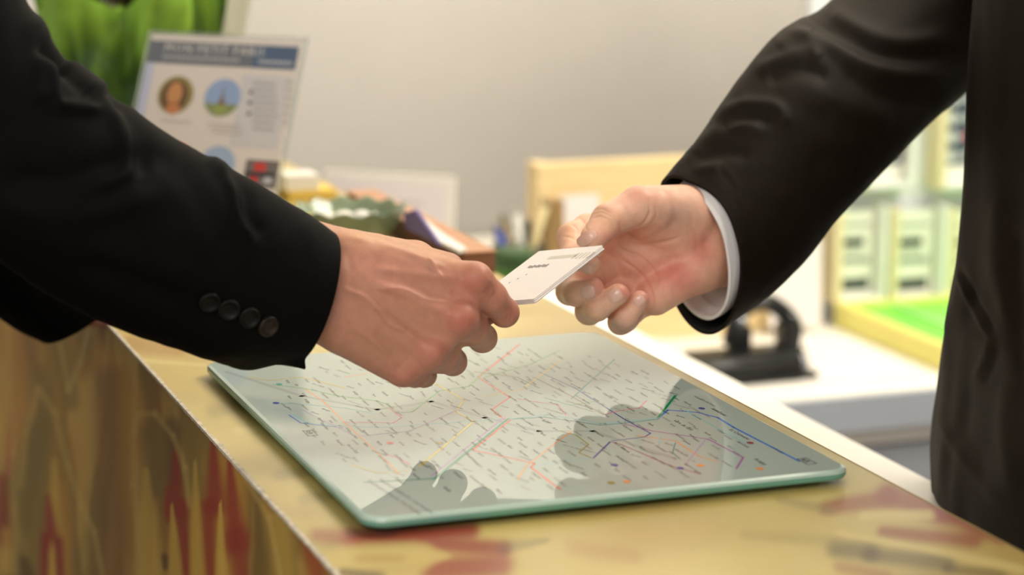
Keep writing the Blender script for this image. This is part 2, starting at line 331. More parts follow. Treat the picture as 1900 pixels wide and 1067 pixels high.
LINES = [
 ('blue', .0024, [(1221, 776), (1239, 761), (1293, 765), (1332, 775), (1361, 793), (1483, 856)]),
 ('green', .0026, [(1253, 734), (1221, 775)]),
 ('cyan', .0018, [(1223, 775), (1160, 782), (1114, 786), (1082, 779), (1014, 770), (960, 776), (700, 793), (630, 790), (570, 785), (545, 770)]),
 ('teal', .0016, [(1221, 778), (1160, 785), (1114, 789), (1060, 781), (1010, 774), (943, 778)]),
 ('navy', .0018, [(1132, 820), (1101, 850)]), ('cyan', .0012, [(1101, 850), (1037, 856), (960, 872)]),
 ('purple', .0016, [(1160, 787), (1207, 799), (1314, 815), (1379, 849), (1366, 870)]),
 ('dred', .0013, [(1135, 820), (1153, 825), (1246, 865), (1300, 880)]),
 ('navy', .0015, [(1000, 690), (1067, 720), (1160, 779), (1207, 804), (1196, 811), (1135, 818)]),
 ('olive', .0013, [(1040, 800), (1070, 808), (1092, 825), (1074, 840), (1098, 850)]),
 ('orange', .0013, [(1180, 808), (1253, 818), (1297, 847), (1330, 856)]),
 ('red', .0018, [(964, 639), (887, 700), (946, 737), (912, 760), (935, 778)]),
 ('red', .0018, [(946, 780), (877, 835), (992, 860), (985, 867), (1028, 900), (1040, 908)]),
 ('green', .0020, [(943, 777), (807, 888), (740, 892), (675, 895)]), ('lilac', .0016, [(936, 774), (800, 884)]), ('teal', .0012, [(938, 779), (803, 890)]),
 ('yellow', .0018, [(740, 690), (811, 714), (861, 742), (846, 764), (879, 782), (779, 865)]), ('yellow', .0013, [(1040, 668), (970, 722), (900, 735)]),
 ('lgreen', .0014, [(508, 714), (560, 720), (629, 735), (700, 744), (718, 750), (736, 766), (765, 764), (814, 726), (870, 717), (900, 690)]),
 ('pink', .0013, [(636, 783), (729, 785), (745, 775), (722, 757)]), ('cyan', .0014, [(513, 749), (540, 748), (640, 757), (700, 768)]),
 ('blue', .0013, [(536, 770), (558, 785), (636, 794)]), ('orange', .0012, [(566, 722), (600, 745), (640, 785), (720, 858), (740, 880)]),
 ('teal', .0012, [(1140, 667), (1085, 717), (1060, 740)]), ('lgreen', .0012, [(1010, 738), (1060, 752), (1110, 744)]),
 ('pink', .0012, [(960, 740), (1035, 752), (1050, 770)]), ('pink', .0015, [(1199, 744), (1186, 757), (1150, 762), (1120, 770)]),
 ('brown', .0011, [(990, 700), (1060, 735), (1120, 770)]), ('orange', .0012, [(1062, 800), (1040, 815), (975, 866), (960, 890)]),
 ('yellow', .0013, [(462, 700), (500, 706), (560, 700), (640, 720)]), ('cyan', .0012, [(1270, 760), (1340, 800), (1390, 825)]),
 ('teal', .0011, [(1253, 822), (1248, 840), (1262, 852)]), ('cyan', .0011, [(1225, 810), (1222, 826)]), ('lilac', .0011, [(1310, 815), (1275, 858)]),
 ('orange', .0012, [(820, 640), (700, 690), (640, 700)]), ('lilac', .0012, [(560, 760), (660, 810), (760, 800), (850, 760)]),
 ('pink', .0014, [(716, 843), (740, 850), (760, 862)]), ('yellow', .0011, [(650, 862), (700, 878), (760, 874)]),
 ('lgreen', .0012, [(900, 700), (985, 676), (1040, 650)]), ('brown', .0011, [(880, 690), (960, 700), (1000, 720)])]
strip(pxl([(420, 690), (560, 735), (700, 760), (800, 745), (900, 775), (1000, 800), (1100, 800), (1250, 850)]), .004, lin((156, 168, 164)))
for cname, w, pts in LINES:
    strip(pxl(pts), w*.72, C_[cname])
# grids of station names
NAMES = ["Gare de l'Est", "Gare du Nord", "Saint-Lazare", "Nation", "Bastille", "La Courneuve", "Bobigny", "Saint-Denis", "Le Bourget", "Porte de Pantin", "Jaurès", "Stalingrad",
 "Barbès", "Anvers", "Pigalle", "Blanche", "Place de Clichy", "Rome", "Villiers", "Monceau", "Courcelles", "Ternes", "Étoile", "Châtelet", "Cité", "Odéon", "Vavin", "Raspail",
 "Alésia", "Opéra", "Concorde", "Temple", "Oberkampf", "Parmentier", "Voltaire", "Charonne", "Bercy", "Dugommier", "Daumesnil", "Picpus", "Avron", "Couronnes", "Belleville", "Colonel Fabien",
 "Pyrénées", "Jourdain", "Télégraphe", "Gambetta", "Bagnolet", "Robespierre", "Montreuil", "Corvisart", "Tolbiac", "Olympiades", "Place d'Italie", "Campo-Formio", "Austerlitz", "Jussieu", "Monge", "Gobelins"]
def text_meshes(strings, size, spacing=1.0, shear=0.):
    objs = {}
    for s in dict.fromkeys(strings):
        cu = bpy.data.curves.new('t', 'FONT'); cu.body = s; cu.size = size; cu.resolution_u = 1; cu.space_character = spacing; cu.shear = shear
        o = bpy.data.objects.new('t', cu); COL.objects.link(o); objs[s] = o
    dg = bpy.context.evaluated_depsgraph_get(); out = {}
    for s, o in objs.items():
        me = bpy.data.meshes.new_from_object(o.evaluated_get(dg))
        V_ = np.array([v.co[:2] for v in me.vertices]) if len(me.vertices) else np.zeros((0, 2))
        out[s] = (V_, [tuple(p.vertices) for p in me.polygons])
        cu = o.data; bpy.data.objects.remove(o); bpy.data.curves.remove(cu); bpy.data.meshes.remove(me)
    return out
TM = text_meshes(NAMES, .0042, 1.05)
def put_text(V2, faces, org, du, dv, z, col, k=1.0):
    b = len(MV)
    for a in V2: p = org+k*(a[0]*du+a[1]*dv); MV.append((p[0], p[1], z)); MC.append(col)
    for f in faces: MF.append(tuple(i+b for i in f))
du = np.array([0, -1.]); dv = np.array([1., 0])
def rotd(a): c, s = math.cos(a), math.sin(a); return np.array([du*c+dv*s, dv*c-du*s])
cells = []
for iy in range(24):
    for ix in range(26):
        x = .020+ix*.0105+random.uniform(-.003, .003); y = .372-iy*.0148+random.uniform(-.004, .004)
        e = abs((y-.2)/.185)**2.5+abs((x-.15)/.135)**2.5
        if e > 1.0 or random.random() < .22: continue
        cells.append((x, y))
for x, y in cells:
    nm = random.choice(NAMES); V2, ff = TM[nm]
    D, E_ = rotd(random.choice((0, 0, 0, 0, .0, .35)))
    g = random.uniform(86, 116); tint = random.random()
    col = lin((g, g*.97, g*.92)) if tint > .12 else lin((70, 66, 74))
    put_text(V2, ff, np.array([x, y]), D, E_, PZ+.00009, col, random.uniform(.62, .82))
for nm, px, py, k in (("La Courneuve", 1352, 797, 1.05), ("Gare de l'Est", 1248, 780, 1.15), ("Saint-Denis", 1318, 758, 1.0), ("Le Bourget", 1430, 830, .8), ("Bobigny", 1398, 852, 1.0)):
    V2, ff = TM[nm]; put_text(V2, ff, np.array(onz(px, py, PZ)[:2]), du, dv, PZ+.0001, lin((44, 44, 52)), k)
RT = text_meshes(['RER'], .0062)['RER']
for px, py in ((1484, 852), (566, 800)):
    p = np.array(onz(px, py, PZ)[:2]); put_text(*RT, p, du, dv, PZ+.0001, lin((40, 42, 46)), .8)
    q = [p+np.array([a, -b]) for a, b in ((-.0012, -.001), (.0048, -.001), (.0048, .0122), (-.0012, .0122), (-.0012, -.001))]; strip(q, .0006, lin((40, 42, 46)))
for px, py, c in ((1302, 758, 'navy'), (1300, 864, 'orange'), (1410, 870, 'orange'), (1140, 863, 'navy'), (1262, 869, 'navy'), (1392, 822, 'dred'), (724, 822, 'red'), (816, 822, 'olive'), (512, 748, 'navy'), (518, 713, 'teal'), (1134, 896, 'olive'), (1163, 894, 'orange')):
    p = onz(px, py, PZ); r = .0022; add_poly([(p[0]+r*math.cos(t), p[1]+1.3*r*math.sin(t), PZ+.00011) for t in np.linspace(0, 2*math.pi, 12, endpoint=False)], C_[c])
# legend block by the near customer corner
for i in range(8):
    y = .075-i*.0095; V2, ff = TM[random.choice(NAMES)]
    for j in range(2): put_text(V2, ff, np.array([.03-j*.007+i*.001, y]), du, dv, PZ+.0001, lin((104, 104, 128)), .62)
mesh_obj('map_print', MV, MF, M['map'], plate, smooth=False, col=MC)
#%%PEOPLE
# ------------------------------------------------------------------ people: implicit-surface hands, lofted clothes
class SDF:
    """distance field on a grid in camera axes; control points are (x, y, distance, radius) with x, y, radius in frame pixels"""
    def __init__(s, pts, pad, h):
        q = np.array([cc(*p[:3]) for p in pts]); r = max(p[3] for p in pts)*1.5/F*1.5
        s.lo = q.min(0)-r-pad; s.hi = q.max(0)+r+pad; s.h = h
        s.n = np.ceil((s.hi-s.lo)/h).astype(int)+1
        s.ax = [s.lo[i]+h*np.arange(s.n[i]) for i in range(3)]
        s.D = s.new()
    def new(s): return np.full(tuple(s.n), .05, np.float32)
    def sub(s, lo, hi):
        a = np.clip(((lo-s.lo)/s.h).astype(int), 0, s.n); b = np.clip(((hi-s.lo)/s.h).astype(int)+2, 0, s.n)
        sl = tuple(slice(a[i], b[i]) for i in range(3))
        return sl, np.meshgrid(*[s.ax[i][sl[i]] for i in range(3)], indexing='ij', sparse=True)
    def cone(s, D, p, q, k=.002, sq=None):
        A, B = cc(*p[:3]), cc(*q[:3]); ra, rb = p[3]/F*p[2], q[3]/F*q[2]
        m = max(ra, rb)+.012
        sl, (X, Y, Z) = s.sub(np.minimum(A, B)-m, np.maximum(A, B)+m)
        d = B-A; L2 = d@d+1e-12
        t = np.clip(((X-A[0])*d[0]+(Y-A[1])*d[1]+(Z-A[2])*d[2])/L2, 0, 1)
        dx, dy, dz = X-(A[0]+t*d[0]), Y-(A[1]+t*d[1]), Z-(A[2]+t*d[2])
        e = np.sqrt(dx*dx+dy*dy+dz*dz)-(ra+(rb-ra)*t)
        D[sl] = smin(D[sl], e.astype(np.float32), k)
    def chain(s, D, pts, k=.002):
        for a, b in zip(pts[:-1], pts[1:]): s.cone(D, a, b, k)
    def mesh(s):
        return surface_nets(s.D, s.lo, s.h)
def smin(a, b, k):
    h = np.maximum(k-np.abs(a-b), 0)/k
    return np.minimum(a, b)-h*h*k*.25
def surface_nets(D, lo, h):
    S = D < 0; nx, ny, nz = D.shape
    cnt = np.zeros((nx-1, ny-1, nz-1), np.int16); acc = np.zeros((nx-1, ny-1, nz-1, 3), np.float32)
    def sl(o): return tuple(slice(o[i], (nx, ny, nz)[i]-1+o[i]) for i in range(3))
    for axis in range(3):
        o1, o2 = [i for i in range(3) if i != axis]
        for a in (0, 1):
            for b in (0, 1):
                p = [0, 0, 0]; p[o1] = a; p[o2] = b; q = list(p); q[axis] = 1
                d0, d1 = D[sl(p)], D[sl(q)]; m = (d0 < 0) != (d1 < 0)
                t = np.where(m, d0/np.where(m, d0-d1, 1), 0)
                cnt += m
                acc[..., axis] += t*m; acc[..., o1] += a*m; acc[..., o2] += b*m
    act = cnt > 0; idx = -np.ones(act.shape, np.int64); I = np.argwhere(act); idx[act] = np.arange(len(I))
    V = lo+h*(I+acc[act]/cnt[act][:, None])
    Fs = []
    for axis in range(3):
        o1, o2 = [i for i in range(3) if i != axis]
        a = [slice(None)]*3; b = [slice(None)]*3; a[axis] = slice(0, -1); b[axis] = slice(1, None)
        c = S[tuple(a)] != S[tuple(b)]
        E_ = np.argwhere(c); E_ = E_[(E_[:, o1] > 0) & (E_[:, o2] > 0) & (E_[:, o1] < D.shape[o1]-1) & (E_[:, o2] < D.shape[o2]-1)]
        def g(d1, d2):
            e = E_.copy(); e[:, o1] += d1; e[:, o2] += d2; return idx[e[:, 0], e[:, 1], e[:, 2]]
        Q = np.c_[g(-1, -1), g(0, -1), g(0, 0), g(-1, 0)]
        inside = S[E_[:, 0], E_[:, 1], E_[:, 2]]
        flip = inside if axis != 1 else ~inside
        Q[~flip] = Q[~flip][:, ::-1]
        Fs.append(Q)
    return V, np.concatenate(Fs)
def vnormals(V, Q):
    n = np.zeros_like(V); fn = np.cross(V[Q[:, 2]]-V[Q[:, 0]], V[Q[:, 3]]-V[Q[:, 1]])
    for i in range(4): np.add.at(n, Q[:, i], fn)
    return n/np.maximum(np.linalg.norm(n, axis=1), 1e-12)[:, None]
def relax(V, Q, it, lam=.5):
    for _ in range(it):
        s = np.zeros_like(V); c = np.zeros(len(V))
        for i in range(4):
            a, b = Q[:, i], Q[:, (i+1) % 4]
            np.add.at(s, a, V[b]); np.add.at(s, b, V[a]); np.add.at(c, a, 1); np.add.at(c, b, 1)
        V = V+lam*(s/np.maximum(c, 1)[:, None]-V)
    return V
def pix(V): return 950+F*V[:, 0]/V[:, 2], 533.5-F*V[:, 1]/V[:, 2]
def pdist(px, py, poly):
    d = np.full(len(px), 1e9); tt = np.zeros(len(px)); n = len(poly)-1
    for i, ((x0, y0), (x1, y1)) in enumerate(zip(poly[:-1], poly[1:])):
        dx, dy = x1-x0, y1-y0; t = np.clip(((px-x0)*dx+(py-y0)*dy)/(dx*dx+dy*dy+1e-9), 0, 1)
        e = np.hypot(px-x0-t*dx, py-y0-t*dy); m = e < d; d[m] = e[m]; tt[m] = (i+t[m])/n
    return d, tt
def smooth_poly(poly, n=24): return [tuple(p) for p in catmull([(*p, 0) for p in poly], n)[:, :2]] if len(poly) > 2 else poly
def relief(V, Q, feats, zmax=None):
    """feats: (polyline in frame px, width px, height mm, taper) raised (+) or sunk (-) lines on the side that faces the viewer"""
    N = vnormals(V, Q); px, py = pix(V); disp = np.zeros(len(V))
    view = -V/np.linalg.norm(V, axis=1)[:, None]; face = np.clip((N*view).sum(1)*1.6, 0, 1)
    for f in feats:
        poly, w, hgt = f[:3]; zr = f[3] if len(f) > 3 else None
        d, t = pdist(px, py, smooth_poly(poly))
        g = np.exp(-(d/w)**2)*np.clip(np.minimum(t, 1-t)*6+.25, 0, 1)*face
        if zr == 'all': g = np.exp(-(d/w)**2)
        elif zr is not None: g = g*((V[:, 2] > zr[0]) & (V[:, 2] < zr[1]))
        disp += g*hgt*.001
    return V+N*disp[:, None]
def spots(V, base, lst):
    px, py = pix(V); c = np.broadcast_to(base, (len(V), 3)).copy()
    for x, y, rx, ry, ang, colr, k in lst:
        ca, sa = math.cos(ang), math.sin(ang); u = ((px-x)*ca+(py-y)*sa)/rx; v = (-(px-x)*sa+(py-y)*ca)/ry
        w = np.exp(-(u*u+v*v))*k; c = c*(1-w[:, None])+colr*w[:, None]
    return c
def nail(hand, V, cx, cy, L_, W_, ang, lift=.0005, zr=None, curve=.5):
    """a curved fingernail plate resting on the fingertip surface: L along the finger, W across (px)"""
    px, py = pix(V); z = V[:, 2]; S_ = []
    for u in np.linspace(-.5, .5, 9):
        for v in np.linspace(-.5, .5, 9):
            if u*u+v*v > .27: continue
            x, y = u*L_*math.cos(ang)-v*W_*math.sin(ang), u*L_*math.sin(ang)+v*W_*math.cos(ang)
            m = np.hypot(px-cx-x, py-cy-y) < 3.2
            if m.any(): S_.append((x, y, z[m].min()))
    S_ = np.array(S_); S_ = S_[S_[:, 2] < np.median(S_[:, 2])+.008]
    co = np.linalg.lstsq(np.c_[np.ones(len(S_)), S_[:, 0], S_[:, 1], S_[:, 0]**2, S_[:, 0]*S_[:, 1], S_[:, 1]**2], S_[:, 2], rcond=None)[0]
    ca, sa = math.cos(ang), math.sin(ang); n = 12; P = []; idx = {}
    for i in range(n+1):
        for j in range(n+1):
            u, v = 2*i/n-1, 2*j/n-1
            # square to rounded nail outline
            uu = u*math.sqrt(1-v*v*.32); vv = v*math.sqrt(1-u*u*.42)
            dx, dy = uu*L_*.5, vv*W_*.5; x, y = dx*ca-dy*sa, dx*sa+dy*ca
            d = co@np.array([1, x, y, x*x, x*y, y*y])-lift*(1-.9*max(abs(u), abs(v))**4)
            idx[i, j] = len(P); P.append(cc(cx+x, cy+y, d))
    Fc = [(idx[i, j], idx[i+1, j], idx[i+1, j+1], idx[i, j+1]) for i in range(n) for j in range(n)]
    o = mesh_obj('fingernail', c2w(P), Fc, M['nail'], hand)
    o['label'] = 'short trimmed fingernail'
    return o
def loft(rings, ns, nt, sup=1.0):
    """rings: (x, y, dist), a vec px, b vec px (bz in px towards depth) -> camera-axes points (ns, nt, 3)"""
    C = np.array([cc(*r[0]) for r in rings])
    def vec(r, v):
        x, y, d = r[0]; return cc(x+v[0], y+v[1], d+v[2]*d/F)-cc(x, y, d)
    A = np.array([vec(r, r[1]) for r in rings]); B = np.array([vec(r, r[2]) for r in rings])
    C, A, B = catmull(C, ns), catmull(A, ns), catmull(B, ns)
    th = np.linspace(0, 2*math.pi, nt, endpoint=False)
    return C[:, None]+A[:, None]*np.cos(th)[None, :, None]+B[:, None]*np.sin(th)[None, :, None], th
def sleeve(name, P, feats, m, parent, noise=.0012, seed=0, back=14):
    ns, nt = P.shape[:2]
    V = P.reshape(-1, 3); Q = np.array(grid_faces(ns, nt))
    N = vnormals(V, Q); cen = np.repeat(P.mean(1), nt, axis=0)
    if ((V-cen)*N).sum() < 0: Q = Q[:, ::-1]; N = -N
    S, T = np.meshgrid(np.arange(ns)/ns, np.arange(nt)/nt*2*math.pi, indexing='ij')
    nz = fbm((S*9+seed).ravel(), (np.cos(T)*1.7+5+np.sin(T)*1.1).ravel(), 3)-.5
    V = V+N*(nz*noise*2*np.clip(S*8, .1, 1).ravel())[:, None]
    V = relief(V, Q, feats)
    # turned-in hem with real thickness at the open end
    W = V.reshape(ns, nt, 3); cen = W.mean(1); N = vnormals(V, Q).reshape(ns, nt, 3)
    hem = [W[0]-N[0]*.0008+(W[0]-W[1])*.25, W[0]-N[0]*.0022]
    for i in range(2, back*3, 3): hem.append(W[i]-N[i]*.0026)
    H = np.array(hem[::-1])
    full = np.concatenate([H, W]); Qf = np.array(grid_faces(len(full), nt))
    if (Q[0] != np.array(grid_faces(2, nt))[0]).any(): Qf = Qf[:, ::-1]
    fm = np.zeros(len(Qf), int); fm[:(len(hem)-2)*nt] = 1
    return mesh_obj(name, c2w(full.reshape(-1, 3)), Qf, [m, M['lining']], parent, fmat=fm), V, Q

def w2p(W):
    q = (np.asarray(W, float)-CAM)@MR.T; return (950+F*q[0]/q[2], 533.5-F*q[1]/q[2], q[2])
# ---- customer (left): black suit, right hand seen from its back, left hand resting on the counter
client = empty('person', (-.41, .43, 0), 'person in a black suit reaching in from the left and holding out the card', 'person', None)
H = [(880, 520, 1.398, 33), (852, 592, 1.393, 33), (799, 654, 1.393, 29.5), (750, 688, 1.394, 26)]
g = SDF([(460, 430, 1.36, 50), (960, 720, 1.50, 40), (700, 420, 1.34, 30), (700, 700, 1.50, 40)], .004, .00075)
palm = g.new(); k = .008
wr = [(640, 478, 1.392, 42), (632, 512, 1.384, 42), (624, 552, 1.380, 44), (618, 592, 1.378, 46)]
for w, h in zip(wr, H): g.cone(palm, w, (*h[:3], h[3]*.95), k)
for w, h in (((700, 560, 1.390, 40), (822, 622, 1.396, 29)), ((720, 512, 1.394, 40), (864, 556, 1.398, 29)), ((680, 612, 1.387, 38), (776, 672, 1.396, 25))): g.cone(palm, w, h, .008)   # between the metacarpals
g.cone(palm, (470, 420, 1.372, 44), (648, 470, 1.397, 42), .008)
g.cone(palm, (470, 500, 1.366, 52), (640, 535, 1.392, 48), .008)
g.cone(palm, (450, 560, 1.366, 54), (628, 592, 1.386, 48), .008)
g.cone(palm, (640, 612, 1.386, 46), (742, 678, 1.397, 34), .007)
g.cone(palm, (700, 560, 1.400, 46), (820, 585, 1.412, 38), .007)       # palm mass
g.cone(palm, (888, 556, 1.415, 22), (874, 590, 1.414, 22), .006); g.cone(palm, (842, 626, 1.411, 23), (828, 646, 1.410, 23), .006); g.cone(palm, (800, 668, 1.409, 22), (786, 678, 1.410, 19), .006)   # webs
thumb = g.new()
g.chain(thumb, [(655, 462, 1.402, 36), (770, 484, 1.432, 36), (850, 518, 1.462, 28), (902, 538, 1.490, 22)], .004)
g.cone(palm, (700, 468, 1.405, 34), (830, 500, 1.414, 32), .007)       # first web muscle
fing = g.new()
for chain in ([H[0], (911, 552, 1.408, 30), (936, 580, 1.424, 26.5), (922, 562, 1.446, 19), (902, 548, 1.466, 17)],
              [H[1], (876, 610, 1.413, 31), (895, 627, 1.434, 26.5), (876, 596, 1.448, 18), (852, 576, 1.452, 16)],
              [H[2], (822, 663, 1.412, 29), (840, 671, 1.431, 25.5), (820, 632, 1.438, 17), (797, 612, 1.442, 15)],
              [H[3], (770, 693, 1.409, 25), (787, 696, 1.428, 22), (772, 662, 1.431, 15), (754, 646, 1.434, 14)]):
    f = g.new(); g.chain(f, chain, .003); fing = smin(fing, f, .0012)
g.cone(fing, (908, 582, 1.444, 20), (884, 592, 1.446, 20), .003)
g.D = smin(smin(palm, fing, .0045), thumb, .003)
for p, r in (((884, 516, 1.3925), 27), ((856, 588, 1.3868), 26), ((800, 652, 1.3875), 23), ((752, 687, 1.3890), 20)):
    g.cone(g.D, (*p, r), (p[0]+3, p[1]+2, p[2]+.002, r*.9), .004)
V, Q = g.mesh(); V = relax(V, Q, 3)
feats = [  # tendons, veins, knuckle folds
 ([(690, 500), (770, 508), (850, 517)], 9, 1.0), ([(690, 525), (770, 555), (838, 585)], 9, 1.0), ([(680, 560), (740, 605), (790, 645)], 9, .9), ([(660, 600), (710, 650), (745, 680)], 9, .4),
 ([(640, 535), (690, 560), (720, 600), (760, 615)], 5, .8), ([(700, 538), (745, 536), (790, 555), (830, 560)], 4.5, .7), ([(795, 478), (815, 510), (838, 548)], 4, .8),
 ([(640, 440), (700, 448), (780, 478), (830, 500)], 6, .7), ([(655, 610), (690, 630), (720, 655)], 5, .4),
 ([(730, 500), (790, 535), (830, 555)], 12, -.5), ([(720, 560), (770, 605), (810, 625)], 12, -.5), ([(690, 590), (735, 645), (765, 668)], 11, -.4),
 ([(906, 515), (914, 530), (912, 545)], 4, .5), ([(640, 455), (655, 520), (640, 590)], 10, -.5),
 ([(938, 565), (950, 580), (946, 598)], 3, -.25), ([(930, 560), (943, 575), (939, 596)], 3, -.25)]
feats = [(f[0], f[1], f[2]*1.35) for f in feats]
V = relief(V, Q, feats); V = relax(V, Q, 1, .4)
SK = lin((184, 130, 108)); RD = lin((190, 92, 84)); YL = lin((206, 158, 112)); BR = lin((158, 106, 82))
colr = spots(V, SK, [(878, 525, 52, 36, .5, RD, .40), (858, 596, 40, 32, .5, RD, .42), (802, 656, 40, 30, .3, RD, .30), (757, 697, 40, 22, .2, RD, .28), (862, 598, 14, 12, 0, RD, .25), (730, 520, 90, 40, .3, lin((192, 128, 108)), .5),
    (945, 585, 22, 26, 0, RD, .35), (905, 640, 22, 18, 0, YL, .25), (680, 440, 70, 16, .15, YL, .5), (800, 470, 70, 14, .4, YL, .45),
    (620, 560, 40, 80, 0, BR, .4), (690, 570, 60, 8, .5, BR, .35), (740, 545, 60, 8, .2, BR, .3), (700, 640, 60, 30, .6, BR, .3), (850, 650, 12, 12, 0, YL, .3)])
hand = mesh_obj('right_hand', c2w(V), Q, M['skin_l'], client, col=colr)
HANDL = V
# sleeve
RS = [((585, 550, 1.385), (32, -119, 0), (35, 5, -102)), ((528, 533, 1.372), (42, -138, 0), (22, 5, -112)), ((468, 518, 1.36), (50, -154, 0), (12, 0, -122)), ((400, 490, 1.35), (48, -164, 0), (10, 0, -130)),
      ((335, 462, 1.34), (46, -172, 0), (10, 0, -140)), ((265, 428, 1.33), (48, -180, 0), (10, 0, -150)), ((195, 388, 1.322), (50, -188, 0), (8, 0, -158)),
      ((95, 318, 1.31), (58, -196, 0), (0, 0, -165)), ((-20, 222, 1.302), (100, -170, 0), (0, 0, -170)), ((-120, 80, 1.30), (150, -120, 0), (0, 0, -170)), ((-220, -130, 1.30), (175, -70, 0), (0, 0, -175)), ((-300, -380, 1.31), (185, -30, 0), (0, 0, -180)), (w2p((-.37, .30, 1.475)), (120, -150, 0), (0, 0, -190))]
P, th = loft(RS, 300, 220)
# vented cuff: the under layer is set back and hangs lower
dg_ = np.degrees(th)
back = np.clip((dg_-178)/4, 0, 1)*(26+74*np.clip((dg_-184)/40, 0, 1))*np.clip((290-dg_)/60, 0, 1)
fall = np.clip(1-np.arange(300)/60., 0, 1)**1.4
s = 1.37/F
P[..., 0] -= fall[:, None]*back[None]*s; P[..., 1] -= fall[:, None]*(back*.12)[None]*s
tip_ = np.exp(-((dg_-174)/9)**2)*(dg_ < 179)*15*s; ft_ = np.clip(1-np.arange(300)/14., 0, 1)
P[..., 0] += ft_[:, None]*tip_[None]*.6; P[..., 1] -= ft_[:, None]*tip_[None]
low = np.exp(-((dg_-204)/24)**2); bump_ = np.exp(-((np.arange(300)-26)/24.)**2)
P[..., 1] -= bump_[:, None]*low[None]*24*s
jacket_l = None
feats = [([(402, 300), (430, 350), (440, 400), (468, 448)], 11, 3.2), ([(420, 300), (452, 350), (462, 400), (490, 440)], 16, -2.6),
         ([(190, 168), (215, 215), (240, 300), (215, 330), (160, 345)], 16, 3.5), ([(212, 175), (260, 240), (270, 330)], 20, -3.5),
         ([(92, 105), (105, 185), (128, 198), (190, 205)], 12, 4), ([(112, 110), (150, 150), (170, 170)], 18, -6), ([(60, 30), (80, 110), (70, 200)], 22, 4),
         ([(84, 92), (118, 112)], 17, -8, 'all'), ([(70, 40), (90, 50)], 20, 3, 'all'), ([(165, 158), (185, 165)], 16, 3, 'all'), ([(205, 172), (222, 190)], 14, -3, 'all'), ([(400, 300), (410, 310)], 14, 2.5, 'all'),
         ([(0, 330), (120, 330), (260, 290), (330, 300)], 26, -3), ([(0, 380), (140, 400), (300, 360)], 26, 3),
         ([(330, 300), (380, 380), (420, 470)], 26, -1.6), ([(560, 400), (585, 470), (585, 560)], 18, 1.2), ([(130, 480), (300, 540), (420, 600)], 30, -2.2), ([(20, 420), (200, 470), (360, 520)], 30, 2.0)]
jk = mesh_obj('jacket', [(0, 0, 0)], [], M['suit_l'], client)   # filled below
slv, SV, SQ = sleeve('sleeve', P, feats, M['suit_l'], jk, .0016, 3)
def surf_depth(V, x, y, r=6):
    px, py = pix(V); m = np.hypot(px-x, py-y) < r
    while not m.any(): r *= 1.5; m = np.hypot(px-x, py-y) < r
    z = V[m][:, 2]; zz = z[z < z.min()+.03]; return float(np.median(zz))
def surf_normal(V, Q, x, y, r=14):
    N = vnormals(V, Q); px, py = pix(V); m = np.hypot(px-x, py-y) < r
    zmin = V[m][:, 2].min(); m &= V[:, 2] < zmin+.02; n = N[m].mean(0); n = n/np.linalg.norm(n); return n if n[2] < 0 else -n
for i, (x, y, tilt) in enumerate(((388, 559, 0), (425, 573, .05), (462, 588, .1), (496, 604, .45))):
    d = surf_depth(SV, x, y); n = surf_normal(SV, SQ, x, y); n = n+np.array([.3, .1, 0])*tilt; n /= np.linalg.norm(n)
    c = cc(x, y, d)+n*.0012
    e1 = np.cross(n, [0, 1, 0.]); e1 /= np.linalg.norm(e1); e2 = np.cross(n, e1); r = .0066; BV = []; sg = 28
    for rr, hh in ((.96, -.0012), (1.0, .0002), (.97, .0012), (.86, .0016), (.74, .0012), (.66, .0004), (.3, .0002)):
        for j in range(sg): a = 2*math.pi*j/sg; BV.append(c+r*rr*(e1*math.cos(a)+e2*math.sin(a))+n*hh)
    Fc = grid_faces(7, sg)+[tuple(6*sg+j for j in range(sg))]
    b = mesh_obj('button', c2w(BV), Fc, M['button_b' if i == 3 else 'button'], jk)
# left arm resting on the counter edge
RS2 = [((143, 588, 1.79), (66, -46, 0), (18, 18, -60)), ((95, 545, 1.78), (76, -60, 0), (8, 8, -74)), ((20, 470, 1.76), (84, -74, 0), (5, 5, -85)), ((-90, 360, 1.73), (95, -85, 0), (0, 0, -95)),
       ((-200, 220, 1.70), (120, -60, 0), (0, 0, -105)), ((-280, 20, 1.68), (130, -30, 0), (0, 0, -110)), ((-330, -200, 1.66), (130, -10, 0), (0, 0, -110)), (w2p((-.37, .57, 1.46)), (100, -100, 0), (0, 0, -120))]
P2, _ = loft(RS2, 120, 120)
sleeve('sleeve', P2, [([(20, 480), (60, 540), (70, 600)], 12, 2)], M['suit_l'], jk, .0015, 9)
g = SDF([(120, 560, 1.78, 40), (330, 600, 1.84, 30), (200, 640, 1.86, 30)], .004, .0011)
p = g.new(); b0 = onz(260, 596, 1.05)
for w, h in (((150, 570, 1.80, 26), (262, 583, 1.80, 18)), ((150, 575, 1.79, 26), (262, 588, 1.785, 18)), ((150, 578, 1.78, 26), (258, 594, 1.772, 17))): g.cone(p, w, h, .006)
for c in ([(262, 583, 1.80, 17), (300, 584, 1.81, 15), (325, 590, 1.812, 12)], [(262, 586, 1.79, 17), (302, 589, 1.795, 15), (328, 594, 1.798, 12)], [(260, 590, 1.78, 17), (298, 594, 1.782, 14), (322, 599, 1.785, 12)],
          [(256, 594, 1.77, 15), (288, 599, 1.77, 13), (308, 603, 1.772, 11)], [(190, 575, 1.815, 18), (240, 578, 1.83, 15), (270, 584, 1.838, 12)]):
    f = g.new(); g.chain(f, c, .003); p = smin(p, f, .002)
g.cone(p, (60, 520, 1.775, 28), (155, 574, 1.79, 26), .006)
g.D = p; V2, Q2 = g.mesh(); V2 = relax(V2, Q2, 2)
mesh_obj('left_hand', c2w(V2), Q2, M['skin_l'], client, col=spots(V2, SK, [(230, 600, 40, 30, 0, RD, .4)]))

